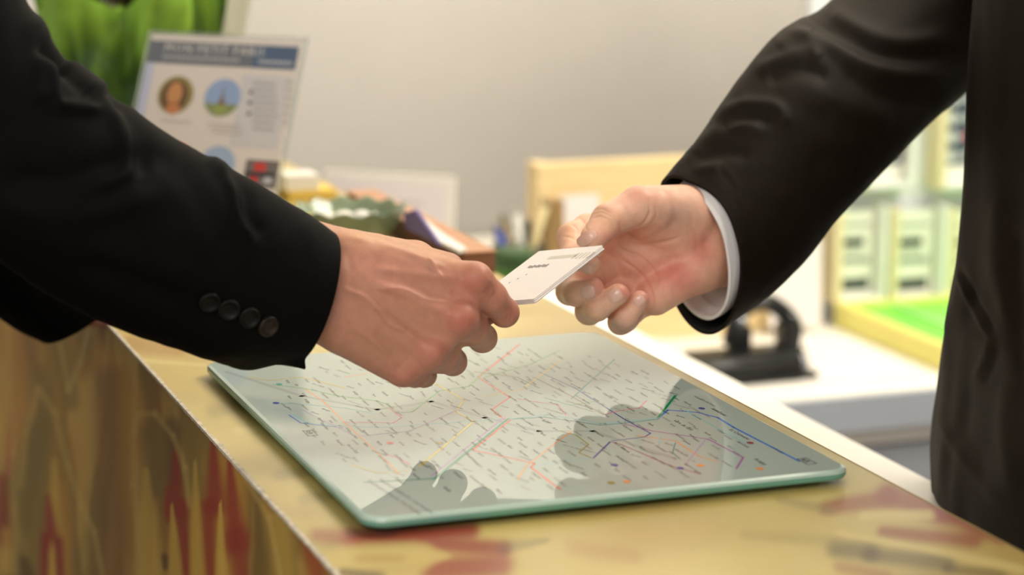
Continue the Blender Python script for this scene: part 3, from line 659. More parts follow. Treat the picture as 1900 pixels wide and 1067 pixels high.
# ---- clerk (right): dark brown suit, white shirt cuff, open right hand taking the card
clerk = empty('person', (.68, .07, 0), 'person in a dark brown suit and white shirt receiving the card on the right', 'person', None)
g = SDF([(1030, 350, 1.53, 30), (1420, 620, 1.68, 40), (1200, 400, 1.60, 40)], .004, .00075)
palm = g.new(); k = .007
MC_ = [(1136, 414, 1.601, 30), (1146, 482, 1.600, 30), (1164, 528, 1.599, 29), (1190, 560, 1.595, 27)]
WR = [(1300, 412, 1.612, 40), (1305, 445, 1.610, 40), (1305, 475, 1.610, 40), (1298, 502, 1.606, 40)]
for w, h in zip(WR, MC_): g.cone(palm, w, h, k)
g.cone(palm, (1410, 375, 1.675, 66), (1288, 407, 1.608, 55), .008)
g.cone(palm, (1410, 430, 1.675, 66), (1312, 450, 1.612, 54), .008)
g.cone(palm, (1400, 470, 1.672, 60), (1300, 486, 1.604, 50), .008)
g.cone(palm, (1204, 386, 1.569, 42), (1266, 396, 1.598, 54), .007)
g.cone(palm, (1240, 462, 1.598, 46), (1172, 482, 1.594, 38), .010)      # palm cushion
g.cone(palm, (1180, 440, 1.592, 34), (1140, 450, 1.590, 28), .008)
g.cone(palm, (1288, 500, 1.594, 42), (1216, 552, 1.585, 34), .006)      # hypothenar
g.cone(palm, (1272, 408, 1.594, 44), (1205, 396, 1.569, 36), .007)      # thenar
g.cone(palm, (1262, 440, 1.592, 40), (1196, 412, 1.573, 30), .007)
g.cone(palm, (1190, 372, 1.585, 24), (1140, 396, 1.592, 22), .006)      # web to the index finger
thumb = g.new()
g.chain(thumb, [(1212, 388, 1.566, 40), (1186, 384, 1.558, 38), (1129, 409, 1.545, 31), (1102, 441, 1.534, 25.5)], .004)
fing = g.new()
for chain in ([MC_[0], (1090, 424, 1.584, 26), (1060, 440, 1.572, 26), (1062, 478, 1.550, 21.5), (1096, 490, 1.540, 19.5)],
              [MC_[1], (1088, 522, 1.578, 26), (1057, 541, 1.570, 24.5), (1068, 545, 1.550, 22.5), (1101, 535, 1.544, 20)],
              [MC_[2], (1112, 566, 1.578, 25), (1093, 577, 1.570, 25), (1108, 572, 1.548, 23), (1147, 546, 1.542, 20.5)],
              [MC_[3], (1160, 592, 1.579, 23), (1151, 598, 1.574, 22), (1161, 588, 1.556, 20.5), (1187, 556, 1.551, 17.5)]):
    f = g.new(); g.chain(f, chain, .0035); fing = smin(fing, f, .001)
g.D = smin(smin(palm, fing, .003), thumb, .003)
V, Q = g.mesh(); V = relax(V, Q, 3)
feats = [([(1203, 372), (1206, 395), (1190, 420), (1160, 432), (1148, 440)], 3.5, -.9), ([(1216, 380), (1218, 400), (1205, 418)], 3, -.4),
 ([(1143, 452), (1160, 466), (1190, 478), (1215, 505), (1222, 530)], 3.2, -1.0), ([(1150, 480), (1180, 500), (1205, 530), (1214, 562)], 3.2, -1.0),
 ([(1150, 446), (1185, 456), (1230, 450), (1265, 440)], 4, -.8), ([(1196, 520), (1208, 545), (1212, 572)], 3, -.8),
 ([(1098, 392), (1116, 388), (1134, 396)], 2.4, -.45), ([(1098, 399), (1116, 394), (1136, 403)], 2.4, -.45), ([(1098, 406), (1114, 402), (1130, 409)], 2.4, -.4),
 ([(1148, 412), (1152, 426), (1147, 440)], 3, -.6),
 ([(1074, 404), (1084, 414), (1088, 428)], 2.6, -.5), ([(1058, 414), (1070, 424), (1074, 436)], 2.6, -.5), ([(1042, 440), (1056, 440), (1070, 446)], 2.6, -.4),
 ([(1270, 390), (1290, 430), (1295, 470)], 6, -.5), ([(1240, 470), (1270, 490), (1290, 500)], 6, -.5),
 ([(1050, 556), (1060, 562), (1072, 562)], 2.2, -.3), ([(1086, 588), (1098, 592), (1110, 590)], 2.2, -.3)]
V = relief(V, Q, feats); V = relax(V, Q, 1, .3)
SK2 = lin((236, 186, 160)); RD2 = lin((204, 104, 96)); YL2 = lin((222, 172, 126)); PK = lin((216, 140, 124)); GR = lin((196, 158, 146))
colr = spots(V, SK2, [(1255, 510, 48, 40, .6, RD2, .75), (1300, 460, 30, 36, 0, RD2, .6), (1180, 500, 50, 40, .6, PK, .6), (1210, 430, 50, 24, 0, PK, .45), (1190, 360, 40, 16, 0, RD2, .3),
   (1108, 532, 16, 18, 0, RD2, .5), (1158, 540, 16, 18, 0, RD2, .5), (1196, 550, 14, 14, 0, RD2, .4), (1060, 430, 30, 30, 0, YL2, .4), (1050, 545, 22, 24, 0, YL2, .5), (1085, 585, 24, 20, 0, YL2, .4), (1120, 400, 30, 20, .6, YL2, .4),
   (1262, 392, 30, 20, 0, GR, .5), (1150, 600, 24, 20, 0, GR, .4), (1150, 425, 8, 20, 0, RD2, .3), (1128, 445, 20, 20, 0, RD2, .35)])
hand_r = mesh_obj('right_hand', c2w(V), Q, M['skin_r'], clerk, col=colr)
for args in ((1089, 442, 42, 22, 2.57), (1090, 542, 27, 26, -.12), (1141, 549, 27, 26, -.5), (1186, 558, 22, 21, -.75), (1090, 499, 24, 18, .2)):
    nail(hand_r, V, *args)
# jacket sleeve
RS = [((1300, 476, 1.615), (-28, -143, 0), (70, -30, -105)), ((1333, 440, 1.625), (-52, -140, 0), (52, -24, -115)), ((1372, 398, 1.635), (-76, -132, 0), (38, -16, -122)), ((1412, 345, 1.648), (-88, -130, 0), (30, -10, -128)),
      ((1452, 290, 1.66), (-98, -124, 0), (20, -8, -132)), ((1502, 232, 1.675), (-108, -118, 0), (15, -5, -138)), ((1548, 182, 1.69), (-112, -116, 0), (10, 0, -142)), ((1598, 138, 1.71), (-118, -102, 0), (10, 0, -146)),
      ((1645, 104, 1.73), (-122, -88, 0), (8, 0, -150)), ((1740, 20, 1.77), (-130, -86, 0), (0, 0, -155)), ((1850, -90, 1.80), (-132, -88, 0), (0, 0, -160)), (w2p((.67, .32, 1.41)), (-110, -110, 0), (0, 0, -170)), (w2p((.68, .24, 1.43)), (-90, -120, 0), (0, 0, -170))]
P, th = loft(RS, 300, 220)
dth = np.degrees((th+math.pi) % (2*math.pi)-math.pi); s = 1.6/F
P[..., 0] -= (np.clip(1-np.arange(300)/70., 0, 1)**1.3)[:, None]*np.exp(-((dth-8)/38)**2)[None]*44*s     # the top of the cuff reaches further over the wrist
feats = [([(1236, 330), (1300, 262), (1360, 235), (1420, 245)], 13, 3.0), ([(1262, 322), (1330, 285), (1395, 285)], 13, -2.6), ([(1240, 338), (1290, 310), (1340, 312)], 12, 2.0),
         ([(1320, 215), (1380, 195), (1440, 200), (1460, 240)], 13, 3.0), ([(1330, 245), (1390, 215), (1430, 222)], 10, -2.4),
         ([(1400, 130), (1450, 112), (1500, 95), (1520, 115)], 13, 3.2), ([(1420, 150), (1480, 130), (1540, 140)], 13, -3.0), ([(1440, 90), (1480, 60), (1510, 62)], 13, 3.0),
         ([(1455, 55), (1530, 80), (1600, 120), (1680, 140), (1760, 140)], 15, 4.0), ([(1470, 40), (1540, 55), (1620, 92), (1700, 105), (1790, 95)], 15, -4.5),
         ([(1540, 20), (1580, 50), (1660, 80), (1780, 70)], 18, 4.0), ([(1560, 120), (1620, 170), (1690, 190), (1750, 180)], 18, -2.5), ([(1480, 170), (1580, 200), (1660, 230)], 22, 2.0),
         ([(1365, 440), (1385, 500), (1390, 560)], 12, 1.0), ([(1500, 300), (1560, 300), (1620, 270)], 26, -1.6)]
feats = [(f[0], f[1]*1.1, f[2]*.85) for f in feats]
jr = mesh_obj('jacket', [(0, 0, 0)], [], M['suit_r'], clerk)
slr, RV, RQ = sleeve('sleeve', P, feats, M['suit_r'], jr, .0014, 21)
# shirt cuff
RC = [((1291, 474, 1.611), (-34, -118, 0), (54, -26, -92)), ((1306, 460, 1.616), (-40, -120, 0), (50, -24, -95)), ((1335, 430, 1.623), (-52, -112, 0), (42, -18, -92)), ((1375, 385, 1.637), (-70, -104, 0), (34, -14, -96)), ((1420, 335, 1.652), (-80, -98, 0), (28, -10, -98))]
P, th = loft(RC, 60, 140)
_lin = M['lining']; M['lining'] = M['shirt']
o, _, _ = sleeve('shirt_cuff', P, [([(1330, 380), (1346, 440), (1350, 520), (1345, 575)], 6, .6)], M['shirt'], clerk, .0004, 5, back=6)
M['lining'] = _lin; o['label'] = 'white shirt cuff'
# bodies of the jackets
def torso(jk, rings, nt, ns, feats, m, hem=None):
    """rings: (centre x, centre y, z, half x, half y) in metres, lofted bottom to top; superellipse sections"""
    R_ = catmull(rings, ns); th = np.linspace(0, 2*math.pi, nt, endpoint=False); e = .8
    cx = np.sign(np.cos(th))*np.abs(np.cos(th))**e; sy = np.sign(np.sin(th))*np.abs(np.sin(th))**e
    P = np.stack([R_[:, 0, None]+R_[:, 3, None]*cx, R_[:, 1, None]+R_[:, 4, None]*sy, np.repeat(R_[:, 2, None], nt, 1)], -1)
    if hem is not None:
        fall = np.clip(1-np.arange(ns)/(ns*.25), 0, 1)[:, None]; P[..., 2] += fall*hem(th)[None]
    V = (P.reshape(-1, 3)-CAM)@MR.T; Q = np.array(grid_faces(ns, nt))
    N = vnormals(V, Q); cen = np.repeat(V.reshape(ns, nt, 3).mean(1), nt, 0)
    if ((V-cen)*N).sum() < 0: Q = Q[:, ::-1]
    S, T = np.meshgrid(np.arange(ns)/ns, th, indexing='ij'); N = vnormals(V, Q)
    V = V+N*((fbm((S*2.5).ravel()+3, (np.cos(T)*3+6+np.sin(T)*2.2).ravel(), 3)-.5)*.012)[:, None]
    if feats: V = relief(V, Q, feats)
    W = V.reshape(ns, nt, 3); N = vnormals(V, Q).reshape(ns, nt, 3)
    inn = np.array([W[i]-N[i]*.003 for i in (20, 10, 4, 0)]); full = np.concatenate([inn, W])
    Qf = np.array(grid_faces(len(full), nt)); 
    if (Q[0] != np.array(grid_faces(2, nt))[0]).any(): Qf = Qf[:, ::-1]
    fm = np.zeros(len(Qf), int); fm[:3*nt] = 1
    top = tuple(int(len(full)*nt-nt+j) for j in range(nt))
    me = jk.data; me.clear_geometry(); me.from_pydata(c2w(full.reshape(-1, 3)).tolist(), [], [tuple(int(i) for i in f) for f in Qf]+[top])
    me.materials.append(M['lining']); me.polygons.foreach_set('material_index', np.r_[fm, 0].astype(np.int32))
    me.polygons.foreach_set('use_smooth', np.ones(len(me.polygons), bool)); me.update()
# clerk torso: section centres solved so that the chest line passes through the outline read off the picture
outline = [(1728, 930), (1727, 868), (1733, 800), (1742, 740), (1752, 640), (1756, 590), (1768, 530), (1778, 470), (1790, 330), (1796, 130), (1802, 0), (1812, -200), (1830, -420)]
rings = []
th = np.linspace(0, 2*math.pi, 240, endpoint=False); e = .8
scx = np.sign(np.cos(th))*np.abs(np.cos(th))**e; ssy = np.sign(np.sin(th))*np.abs(np.sin(th))**e
for i, (X, Y) in enumerate(outline):
    z = at(X, Y, 1.62)[2]; t = i/(len(outline)-1); hx, hy = .150-.01*t, .24; y0 = .07
    lo_, hi_ = .3, 1.2
    for _ in range(40):
        mid = (lo_+hi_)/2; W = np.stack([mid+hx*scx, y0+hy*ssy, np.full(240, z)], -1); q = (W-CAM)@MR.T
        if (950+F*q[:, 0]/q[:, 2]).min() < X: lo_ = mid
        else: hi_ = mid
    rings.append((mid, y0, z, hx, hy))
rings[0] = (*rings[0][:2], .958, *rings[0][3:])
zs = sorted(r[2] for r in rings); rings = sorted(rings, key=lambda r: r[2]); xl = rings[-1][0]
rings += [(xl, y0, 1.505, .115, .185), (xl, y0, 1.545, .085, .11), (xl-.005, y0, 1.575, .068, .075)]
feats = [([(1768, 495), (1800, 560), (1836, 628)], 5, 2.4), ([(1775, 490), (1812, 560), (1846, 622)], 7, -2.6), ([(1836, 628), (1826, 668), (1808, 705)], 6, 2.2), ([(1850, 640), (1838, 680), (1820, 712)], 8, -2.8),
         ([(1855, 360), (1845, 480), (1870, 600)], 18, 3.5), ([(1885, 420), (1888, 560), (1896, 700)], 14, -4), ([(1740, 780), (1790, 860), (1850, 930)], 9, 1.8), ([(1870, 700), (1862, 800), (1880, 920)], 16, 3.0), ([(1815, 720), (1800, 800), (1830, 900)], 20, -2.5), ([(1750, 600), (1752, 640), (1748, 690)], 12, 2)]
torso(jr, rings, 240, 220, feats, M['suit_r'])
torso(jk, [(-.41, .43, .86, .15, .23), (-.41, .43, 1.0, .15, .23), (-.405, .43, 1.15, .14, .23), (-.40, .43, 1.3, .145, .24), (-.395, .43, 1.42, .135, .24), (-.39, .43, 1.50, .11, .19), (-.385, .43, 1.545, .085, .11), (-.38, .43, 1.575, .068, .075)], 90, 80, [], M['suit_l'])
def legs(parent, cx, cy, m):
    o = []
    for s_ in (-1, 1):
        P = [(cx, cy+s_*.10, .03), (cx, cy+s_*.10, .5), (cx, cy+s_*.105, .75), (cx, cy+s_*.095, .93), (cx, cy+s_*.09, 1.02)]
        tube('trouser_leg', P, [.10, .09, .105, .115, .11], m, parent, seg=20, n=20)
legs(clerk, rings[0][0]+.04, .07, M['suit_r']); legs(client, -.41, .43, M['suit_l'])

# ------------------------------------------------------------------ the card passed between the hands
card = empty('card_stack', at(1000, 510, 1.52), 'small stack of white cards passed from one hand to the other', 'card')
TL, TR, BR_, BL = at(1000, 466, 1.540), at(1119, 455, 1.507), at(1008, 545, 1.448), None
e1 = (TR-TL)/np.linalg.norm(TR-TL); e2 = (BR_-TR); e2 = e2-e1*(e2@e1); e2 /= np.linalg.norm(e2); n = np.cross(e1, e2)
if n[2] < 0: n = -n
w_, l_ = np.linalg.norm(TR-TL), .086
for i in range(5):
    off = -n*.0005*i + e1*.0007*i*(1 if i % 2 else .6) + e2*.0006*i
    V = []
    pts = rrect(0, 0, w_, l_, .0012, 3)
    for dz in (0, -.00035): V += [TL+off+e1*a+e2*b+n*dz for a, b in pts]
    m_ = len(pts); Fc = [tuple(range(m_)), tuple(range(m_, 2*m_))[::-1]]+[(j, j+m_, (j+1) % m_+m_, (j+1) % m_) for j in range(m_)]
    c_ = mesh_obj('card', V, Fc, M['card'], card, smooth=False)
    bm = bmesh.new(); bm.from_mesh(c_.data); bmesh.ops.recalc_face_normals(bm, faces=bm.faces[:]); bm.to_mesh(c_.data); bm.free()
def mark(name, rects, m):
    V, Fc = [], []
    for (a0, a1, b0, b1) in rects:
        k_ = len(V); V += [TL+e1*a+e2*b+n*.00008 for a, b in ((a0, b0), (a1, b0), (a1, b1), (a0, b1))]; Fc.append((k_, k_+1, k_+2, k_+3))
    return mesh_obj(name, V, Fc, m, card, smooth=False)
def uv(px, py):
    r = ray(px, py); t = ((TL-CAM)@n)/(r@n); p = CAM+r*t-TL; return p@e1, p@e2
a, b = uv(978, 497); a2, b2 = uv(1018, 492)
mark('printed_name', [(a+(a2-a)*(i/9), a+(a2-a)*((i+.7)/9), (b+b2)/2-.003+.001*(i % 2), (b+b2)/2+.002-.001*(i % 3 == 0)) for i in range(9)], M['ink'])
tk = []
for i in range(5):
    a, b = uv(1066+i*7, 476-i*.5); tk.append((a-.0008, a+.0008, b-.006, b+.004))
mark('printed_ticks', tk, M['silver'])
a, b = uv(1042, 478); mark('printed_band', [(a-.012, a+.012, b-.004, b+.001)], M['silver'])
a, b = uv(930, 531); mark('printed_dots', [(a+i*.003, a+i*.003+.0009, b-i*.006, b-i*.006+.002) for i in range(4)], M['ink'])
# ------------------------------------------------------------------ things on the far end of the counter
M['acrylic'] = material('clear_acrylic', (235, 238, 238), .08, trans=.85, spec=.5)
M['paper'] = material('white_paper', (232, 226, 222), .7)
M['paper_pink'] = material('pale_pink_paper', (244, 234, 234), .7)
def flat(name, pts, m, parent): return mesh_obj(name, pts, [tuple(range(len(pts)))], m, parent, smooth=False)
best = None
for d0 in np.arange(1.9, 2.4, .004):
    k_ = d0/F; q = [at(283, 63, d0), at(562, 76, d0-101*k_), at(505, 480, d0-205*k_), at(226, 467, d0-104*k_)]
    e_ = abs((q[2][2]+q[3][2])/2-1.054)
    if best is None or e_ < best[0]: best = (e_, q)
sTL, sTR, sBR, sBL = best[1]
sx = sTR-sTL; sW = np.linalg.norm(sx); sx /= sW; sy = sBL-sTL; sy = sy-sx*(sy@sx); sH = np.linalg.norm(sy); sy /= sH; sn = np.cross(sx, sy)
if sn@(CAM-sTL) < 0: sn = -sn
sign = empty('sign_holder', (sBL+sBR)/2, 'clear acrylic stand holding an event leaflet with a grey-blue heading', 'sign holder')
def sp(a, b, h=0): return sTL+sx*a+sy*b+sn*h            # metres right of and below the top-left corner
def spx(px, py, h=0):
    r = ray(px, py); t = ((sTL-CAM)@sn+h)/(r@sn); p = CAM+r*t-sTL; return p@sx, p@sy
def slab(name, a0, a1, b0, b1, h0, h1, m, parent):
    V = [sp(a, b, h) for h in (h0, h1) for a, b in ((a0, b0), (a1, b0), (a1, b1), (a0, b1))]
    return mesh_obj(name, V, [(0, 1, 2, 3), (7, 6, 5, 4), (0, 4, 5, 1), (1, 5, 6, 2), (2, 6, 7, 3), (3, 7, 4, 0)], m, parent, smooth=False)
slab('back_sheet', -.004, sW+.004, -.004, sH, -.0026, -.0006, M['acrylic'], sign)
foot = [sp(a, sH, h) for a in (-.004, sW+.004) for h in (-.0026, .0)]
lo_z = 1.0502
fp = [np.array([*(sp(a, sH, -.001)+sn*k_)[:2], 0]) for a in (-.004, sW+.004) for k_ in (-.075, 0.01)]
V = [(*p[:2], z) for z in (lo_z, lo_z+.002) for p in (fp[0], fp[1], fp[3], fp[2])]
mesh_obj('stand_foot', V, BF, M['acrylic'], sign, smooth=False)
leaf = slab('leaflet', 0, sW, 0, sH-.004, -.0005, 0, material('leaflet_paper', (226, 216, 206), .55), sign)
def ink(name, rgb, r=.5): return material('ink_'+name, rgb, r)
def rect(nm, a0, a1, b0, b1, rgb, h=.0002): return flat(nm, [sp(a0, b1, h), sp(a1, b1, h), sp(a1, b0, h), sp(a0, b0, h)], ink(nm, rgb), leaf)
def disc(nm, a, b, r, rgb, h=.0002, sxx=1., n_=28, cut=None):
    P = []
    for t in np.linspace(0, 2*math.pi, n_, endpoint=False):
        y = -math.sin(t)*r
        if cut is not None: y = max(y, cut)
        P.append(sp(a+math.cos(t)*r*sxx, b+y, h))
    return flat(nm, P, ink(nm, rgb), leaf)
hb0, hb1 = .006, .006+sH*.105
rect('heading_band', .0, sW*.70, hb0, hb1, (112, 116, 124)); rect('heading_band', sW*.70, sW*.985, hb0, hb1, (84, 102, 128))
rect('side_strip', 0, sW*.055, hb1, sH-.006, (196, 200, 222))
rect('info_panel', sW*.655, sW*.97, hb1+.007, hb1+sH*.36, (210, 206, 206), .00015)
def sign_text(s_, a, b, size, rgb, h=.0004):
    V2, ff = text_meshes([s_], size, 1.12)[s_]
    return mesh_obj('printed_text', [sp(a+v[0], b-v[1], h) for v in V2], ff, ink('text', rgb), leaf, smooth=False)
sign_text('MON PETIT PARIS', sW*.10, hb0+.0105, .0118, (222, 218, 212))
def bars(nm, a, b, w, n_, hh, rgb, gap=.3):
    V, Fc = [], []; x = a
    while x < a+w:
        l_ = hh*random.uniform(.5, 1.3); k_ = len(V); V += [sp(p, q, .0004) for p, q in ((x, b+hh), (x+l_, b+hh), (x+l_, b), (x, b))]; Fc.append((k_, k_+1, k_+2, k_+3)); x += l_*(1+gap)
    return mesh_obj(nm, V, Fc, ink(nm, rgb), leaf, smooth=False)
bars('printed_line', sW*.10, hb0+.0145, sW*.5, 1, .0028, (188, 186, 184)); bars('printed_line', sW*.74, hb0+.0145, sW*.22, 1, .003, (196, 196, 200))
a, b = spx(326, 176); R1 = 33/279*sW
disc('portrait', a, b, R1, (156, 140, 82)); disc('hair', a-.001, b+.001, R1*.86, (112, 84, 58), .0003, .9); disc('face', a-.001, b-.001, R1*.62, (206, 146, 92), .0004, .66); disc('shoulders', a, b+R1*.72, R1*.32, (206, 132, 84), .0004, 1.2)
a, b = spx(413, 181)
disc('tower_view', a, b, R1, (150, 172, 208)); disc('lawn', a, b, R1, (138, 148, 96), .0003, 1., 40, cut=R1*.35); disc('lawn', a, b+R1*.62, R1*.36, (152, 162, 92), .0004, 1.1)
flat('spire', [sp(a-.0045, b+R1*.38, .0005), sp(a-.0012, b, .0005), sp(a, b-R1*.72, .0005), sp(a+.0012, b, .0005), sp(a+.0045, b+R1*.38, .0005)], ink('spire', (134, 112, 92)), leaf)
a, b = spx(402, 306); disc('sky_view', a, b, R1, (164, 182, 208))
a, b = spx(322, 300); disc('red_view', a, b, R1, (188, 70, 62))
a, b = spx(484, 322)
rect('street_view', a-.0165, a+.0165, b-.0125, b+.0135, (118, 108, 104)); rect('street_red', a-.008, a+.004, b-.010, b-.002, (206, 64, 56), .0003); rect('street_red', a-.010, a-.002, b+.003, b+.010, (196, 60, 56), .0003); rect('street_light', a+.004, a+.012, b, b+.009, (196, 198, 202), .0003); rect('street_dark', a-.015, a+.014, b-.001, b+.003, (58, 52, 54), .00035)
for i in range(8):
    a, b = spx(470, 152+i*12); bars('printed_line', a, b, sW*(.13+.05*random.random()), 1, .0022, (172, 168, 168))
for i in range(3):
    a, b = spx(466-i*2, 171+i*20); disc('bullet', a, b, .0019, (84, 80, 84), .0005)
for x0, y0, w0 in ((300, 222, .2), (386, 228, .22), (392, 236, .2), (394, 244, .18)):
    a, b = spx(x0, y0); bars('printed_line', a, b, sW*w0, 1, .0016, (196, 186, 180))
for i in range(6):
    a, b = spx(534-i*1.6, 150+i*15); bars('printed_line', a, b, sW*.04, 1, .002, (176, 172, 172))

# green wrapped plant behind the sign
pb = onz(258, 425, 1.05); pc = np.array([pb[0]+.036, pb[1]+.16, 1.05])
plant = empty('wrapped_plant', pc, 'potted plant wrapped in crinkled bright green tissue behind the sign', 'plant')
M['tissue'] = material('green_tissue', None, .45, attr='Col', vary=.15, vscale=40, bump=.4, bscale=60, bdist=.004, trans=0.)
M['cello'] = material('cloudy_cellophane', (222, 216, 206), .3, trans=.45)
seg, nr = 120, 60; TV, TC = [], []
for i in range(nr):
    t = i/(nr-1)
    for j in range(seg):
        th_ = 2*math.pi*j/seg
        rf = np.array(fbm(np.array([math.cos(th_)*3+9]), np.array([math.sin(th_)*3+t*2.5]), 3))[0]-.5
        rf2 = np.array(fbm(np.array([math.cos(th_)*7+19]), np.array([math.sin(th_)*7+t*5]), 2))[0]-.5
        r_ = .060+.036*t+(.04*t+.012)*rf+.022*t*rf2+.008*t*t*math.cos(5*th_)
        z_ = .001+t*(.226+.05*rf+.010*math.cos(5*th_+.6)+.028*math.cos(th_+.36))
        TV.append((pc[0]+r_*math.cos(th_), pc[1]+r_*math.sin(th_), pc[2]+z_))
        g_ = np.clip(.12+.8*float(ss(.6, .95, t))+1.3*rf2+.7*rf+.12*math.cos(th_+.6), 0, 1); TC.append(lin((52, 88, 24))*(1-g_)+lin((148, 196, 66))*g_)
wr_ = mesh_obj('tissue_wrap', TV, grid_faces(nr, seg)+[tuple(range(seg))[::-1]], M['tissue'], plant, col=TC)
CV = []
for i in range(24):
    t = i/23
    for j in range(40):
        th_ = -1.9+2.2*j/39; r_ = .078+.050*t+.008*math.sin(th_*7+t*3); CV.append((pc[0]+r_*math.cos(th_+.9), pc[1]+r_*math.sin(th_+.9), pc[2]+.05+t*(.23+.03*math.sin(th_*4))))
mesh_obj('cellophane', CV, grid_faces(24, 40, False), M['cello'], plant)
ML = [material('dark_leaf', (40, 52, 24), .45, vary=.3, vscale=60), material('olive_leaf', (120, 120, 40), .45, vary=.3, vscale=60), material('yellow_petal', (222, 206, 80), .5), material('dark_petal', (52, 30, 28), .5, vary=.3)]
lathe('pot', [(.045, 0), (.055, .1), (.052, .1), (.03, .09)], pc+np.array([0, 0, .002]), material('brown_pot', (96, 60, 40), .6), plant, seg=24)
for i in range(46):
    a_ = random.uniform(0, 2*math.pi); el = random.uniform(.5, 1.4); L_ = random.uniform(.06, .13); w_l = L_*random.uniform(.2, .32)
    d_ = np.array([math.cos(a_)*math.cos(el), math.sin(a_)*math.cos(el), math.sin(el)]); sd = np.cross(d_, [0, 0, 1.]); sd /= np.linalg.norm(sd); up = np.cross(sd, d_)
    o_ = pc+np.array([random.uniform(-.045, .045), random.uniform(-.045, .045), .19+random.uniform(0, .05)]); V = []; Fc = []
    for q in range(7):
        t = q/6; wv = w_l*math.sin(math.pi*min(1, t*.95+.05))**.7*.5; c0 = o_+d_*L_*t-np.array([0, 0, .35*L_*t*t])
        V += [c0-sd*wv+up*wv*.3, c0, c0+sd*wv+up*wv*.3]
    for q in range(6): Fc += [(3*q, 3*q+1, 3*q+4, 3*q+3), (3*q+1, 3*q+2, 3*q+5, 3*q+4)]
    mesh_obj('leaf' if i % 5 else 'petal', V, Fc, ML[(0, 0, 1, 3, 0)[i % 5] if i % 5 else (2 if i % 10 else 3)], plant)

# scalloped green glass dish with wrapped sweets
bc = onz(650, 452, 1.05); bc[2] = 1.0505; dR = 103/F*2.13
M['greenglass'] = material('green_glass', (150, 166, 138), .14, vary=.1, trans=.3, spec=.6)
dish = empty('scalloped_dish', bc, 'green glass dish with a scalloped rim on the far end of the counter', 'dish')
sc = lambda r, z, th_: (r*(1+.022*max(0, z/.034)**2*math.cos(13*th_)), z*(1+.06*(z/.034)**3*math.cos(13*th_)))
lathe('dish_bowl', [(dR*.45, 0), (dR*.6, .002), (dR*.85, .016), (dR*1.0, .033), (dR*1.01, .0345), (dR*.97, .033), (dR*.8, .017), (dR*.56, .005), (.001, .004)], bc, M['greenglass'], dish, seg=112, rfun=sc)
for i, (dx, dy, r_, c_) in enumerate(((-.022, .012, .011, (240, 236, 226)), (-.002, .016, .010, (240, 236, 228)), (-.040, .006, .011, (214, 180, 70)), (.014, .012, .010, (236, 232, 226)), (-.012, -.004, .010, (120, 130, 80)), (.020, -.008, .010, (96, 112, 88)))):
    p = bc+np.array([dx*1.0, dy, .022]); V = []; n1, n2 = 10, 8
    for q in range(n1+1):
        t = -1+2*q/n1; rr = r_*(math.sqrt(max(0, 1-(t*1.45)**2))*.8 if abs(t) < .66 else .25+.9*(abs(t)-.66))
        for j in range(n2): a_ = 2*math.pi*j/n2; V.append(p+np.array([t*r_*1.5, rr*math.cos(a_)*.8, rr*math.sin(a_)*.8]))
    tag(mesh_obj('wrapped_sweet', V, grid_faces(n1+1, n2)+[tuple(range(n2)), tuple(n1*n2+j for j in range(n2))], material('sweet_wrapper', c_, .35), None),
        ('white wrapped sweet at the back left in the green dish', 'white wrapped sweet at the back middle of the green dish', 'yellow wrapped sweet at the left of the green dish', 'white wrapped sweet at the back right in the green dish', 'olive wrapped sweet at the front of the green dish', 'dark green wrapped sweet at the front right of the green dish')[i], 'sweet', 'wrapped sweets in the green dish')
# paper block with yellow notes right behind the sign
nb = onz(556, 366, 1.05); nb[2] = 1.0503
tag(box('note_block', (-.020, -.02, .010), (.016, .02, .026), M['white'], org=nb, bev=.0008), 'white paper block beside the sign, on top of yellow notes', 'paper block')
tag(box('sticky_notes', (-.018, -.024, 0), (.034, .024, .0098), material('yellow_note', (222, 190, 92), .7), org=nb, bev=.0008), 'yellow note pad under the white paper block', 'note pad')

# ------------------------------------------------------------------ back desk
DZ = .75
desk = empty('back_worktop', (1.3, 1.8, DZ-.045), 'long white worktop with a pale grey front edge behind the clerk', 'worktop')
box('worktop_board', (.37, 1.252, DZ-.045), (2.55, 2.44, DZ), M['white'], desk, bev=0)
box('front_edge', (.37, 1.246, DZ-.047), (2.55, 1.252, DZ-.0015), M['greyedge'], desk, bev=.001)
unit = empty('drawer_unit', (1.3, 1.8, 0), 'grey drawer unit under the white worktop', 'drawer unit')
box('unit_body', (.40, 1.29, 0), (2.5, 2.40, DZ-.047), M['dark'], unit, bev=0)
box('top_rail', (.40, 1.262, .680), (2.5, 1.29, .698), M['white'], unit, bev=.001)
for i in range(4):
    for z0, z1 in ((.42, .676), (.10, .415)):
        d_ = box('drawer_front', (.405+i*.525, 1.262, z0), (.405+i*.525+.519, 1.2895, z1), M['drawer'], unit, bev=.0015)
        tube('handle', [(.56+i*.525, 1.262, z1-.05), (.56+i*.525, 1.24, z1-.05), (.76+i*.525, 1.24, z1-.05), (.76+i*.525, 1.262, z1-.05)], .005, material('steel', (170, 172, 176), .3, metal=1.), d_, seg=10)
M['wood'] = material('pale_pine', (238, 212, 158), .55, vary=.07, vscale=14, stretch=(1, 1, 14))
panel = empty('wooden_backboard', (.94, 1.62, DZ), 'pale wooden board standing along the back of the worktop', 'board')
for i in range(3): box('board_plank', (.723, 1.612, DZ+.0005+i*.083), (1.11, 1.632, DZ+.0825+i*.083), M['wood'], panel, bev=.0012)
box('end_post', (.715, 1.606, DZ+.0005), (.735, 1.645, DZ+.249), M['wood'], panel, bev=.0012)
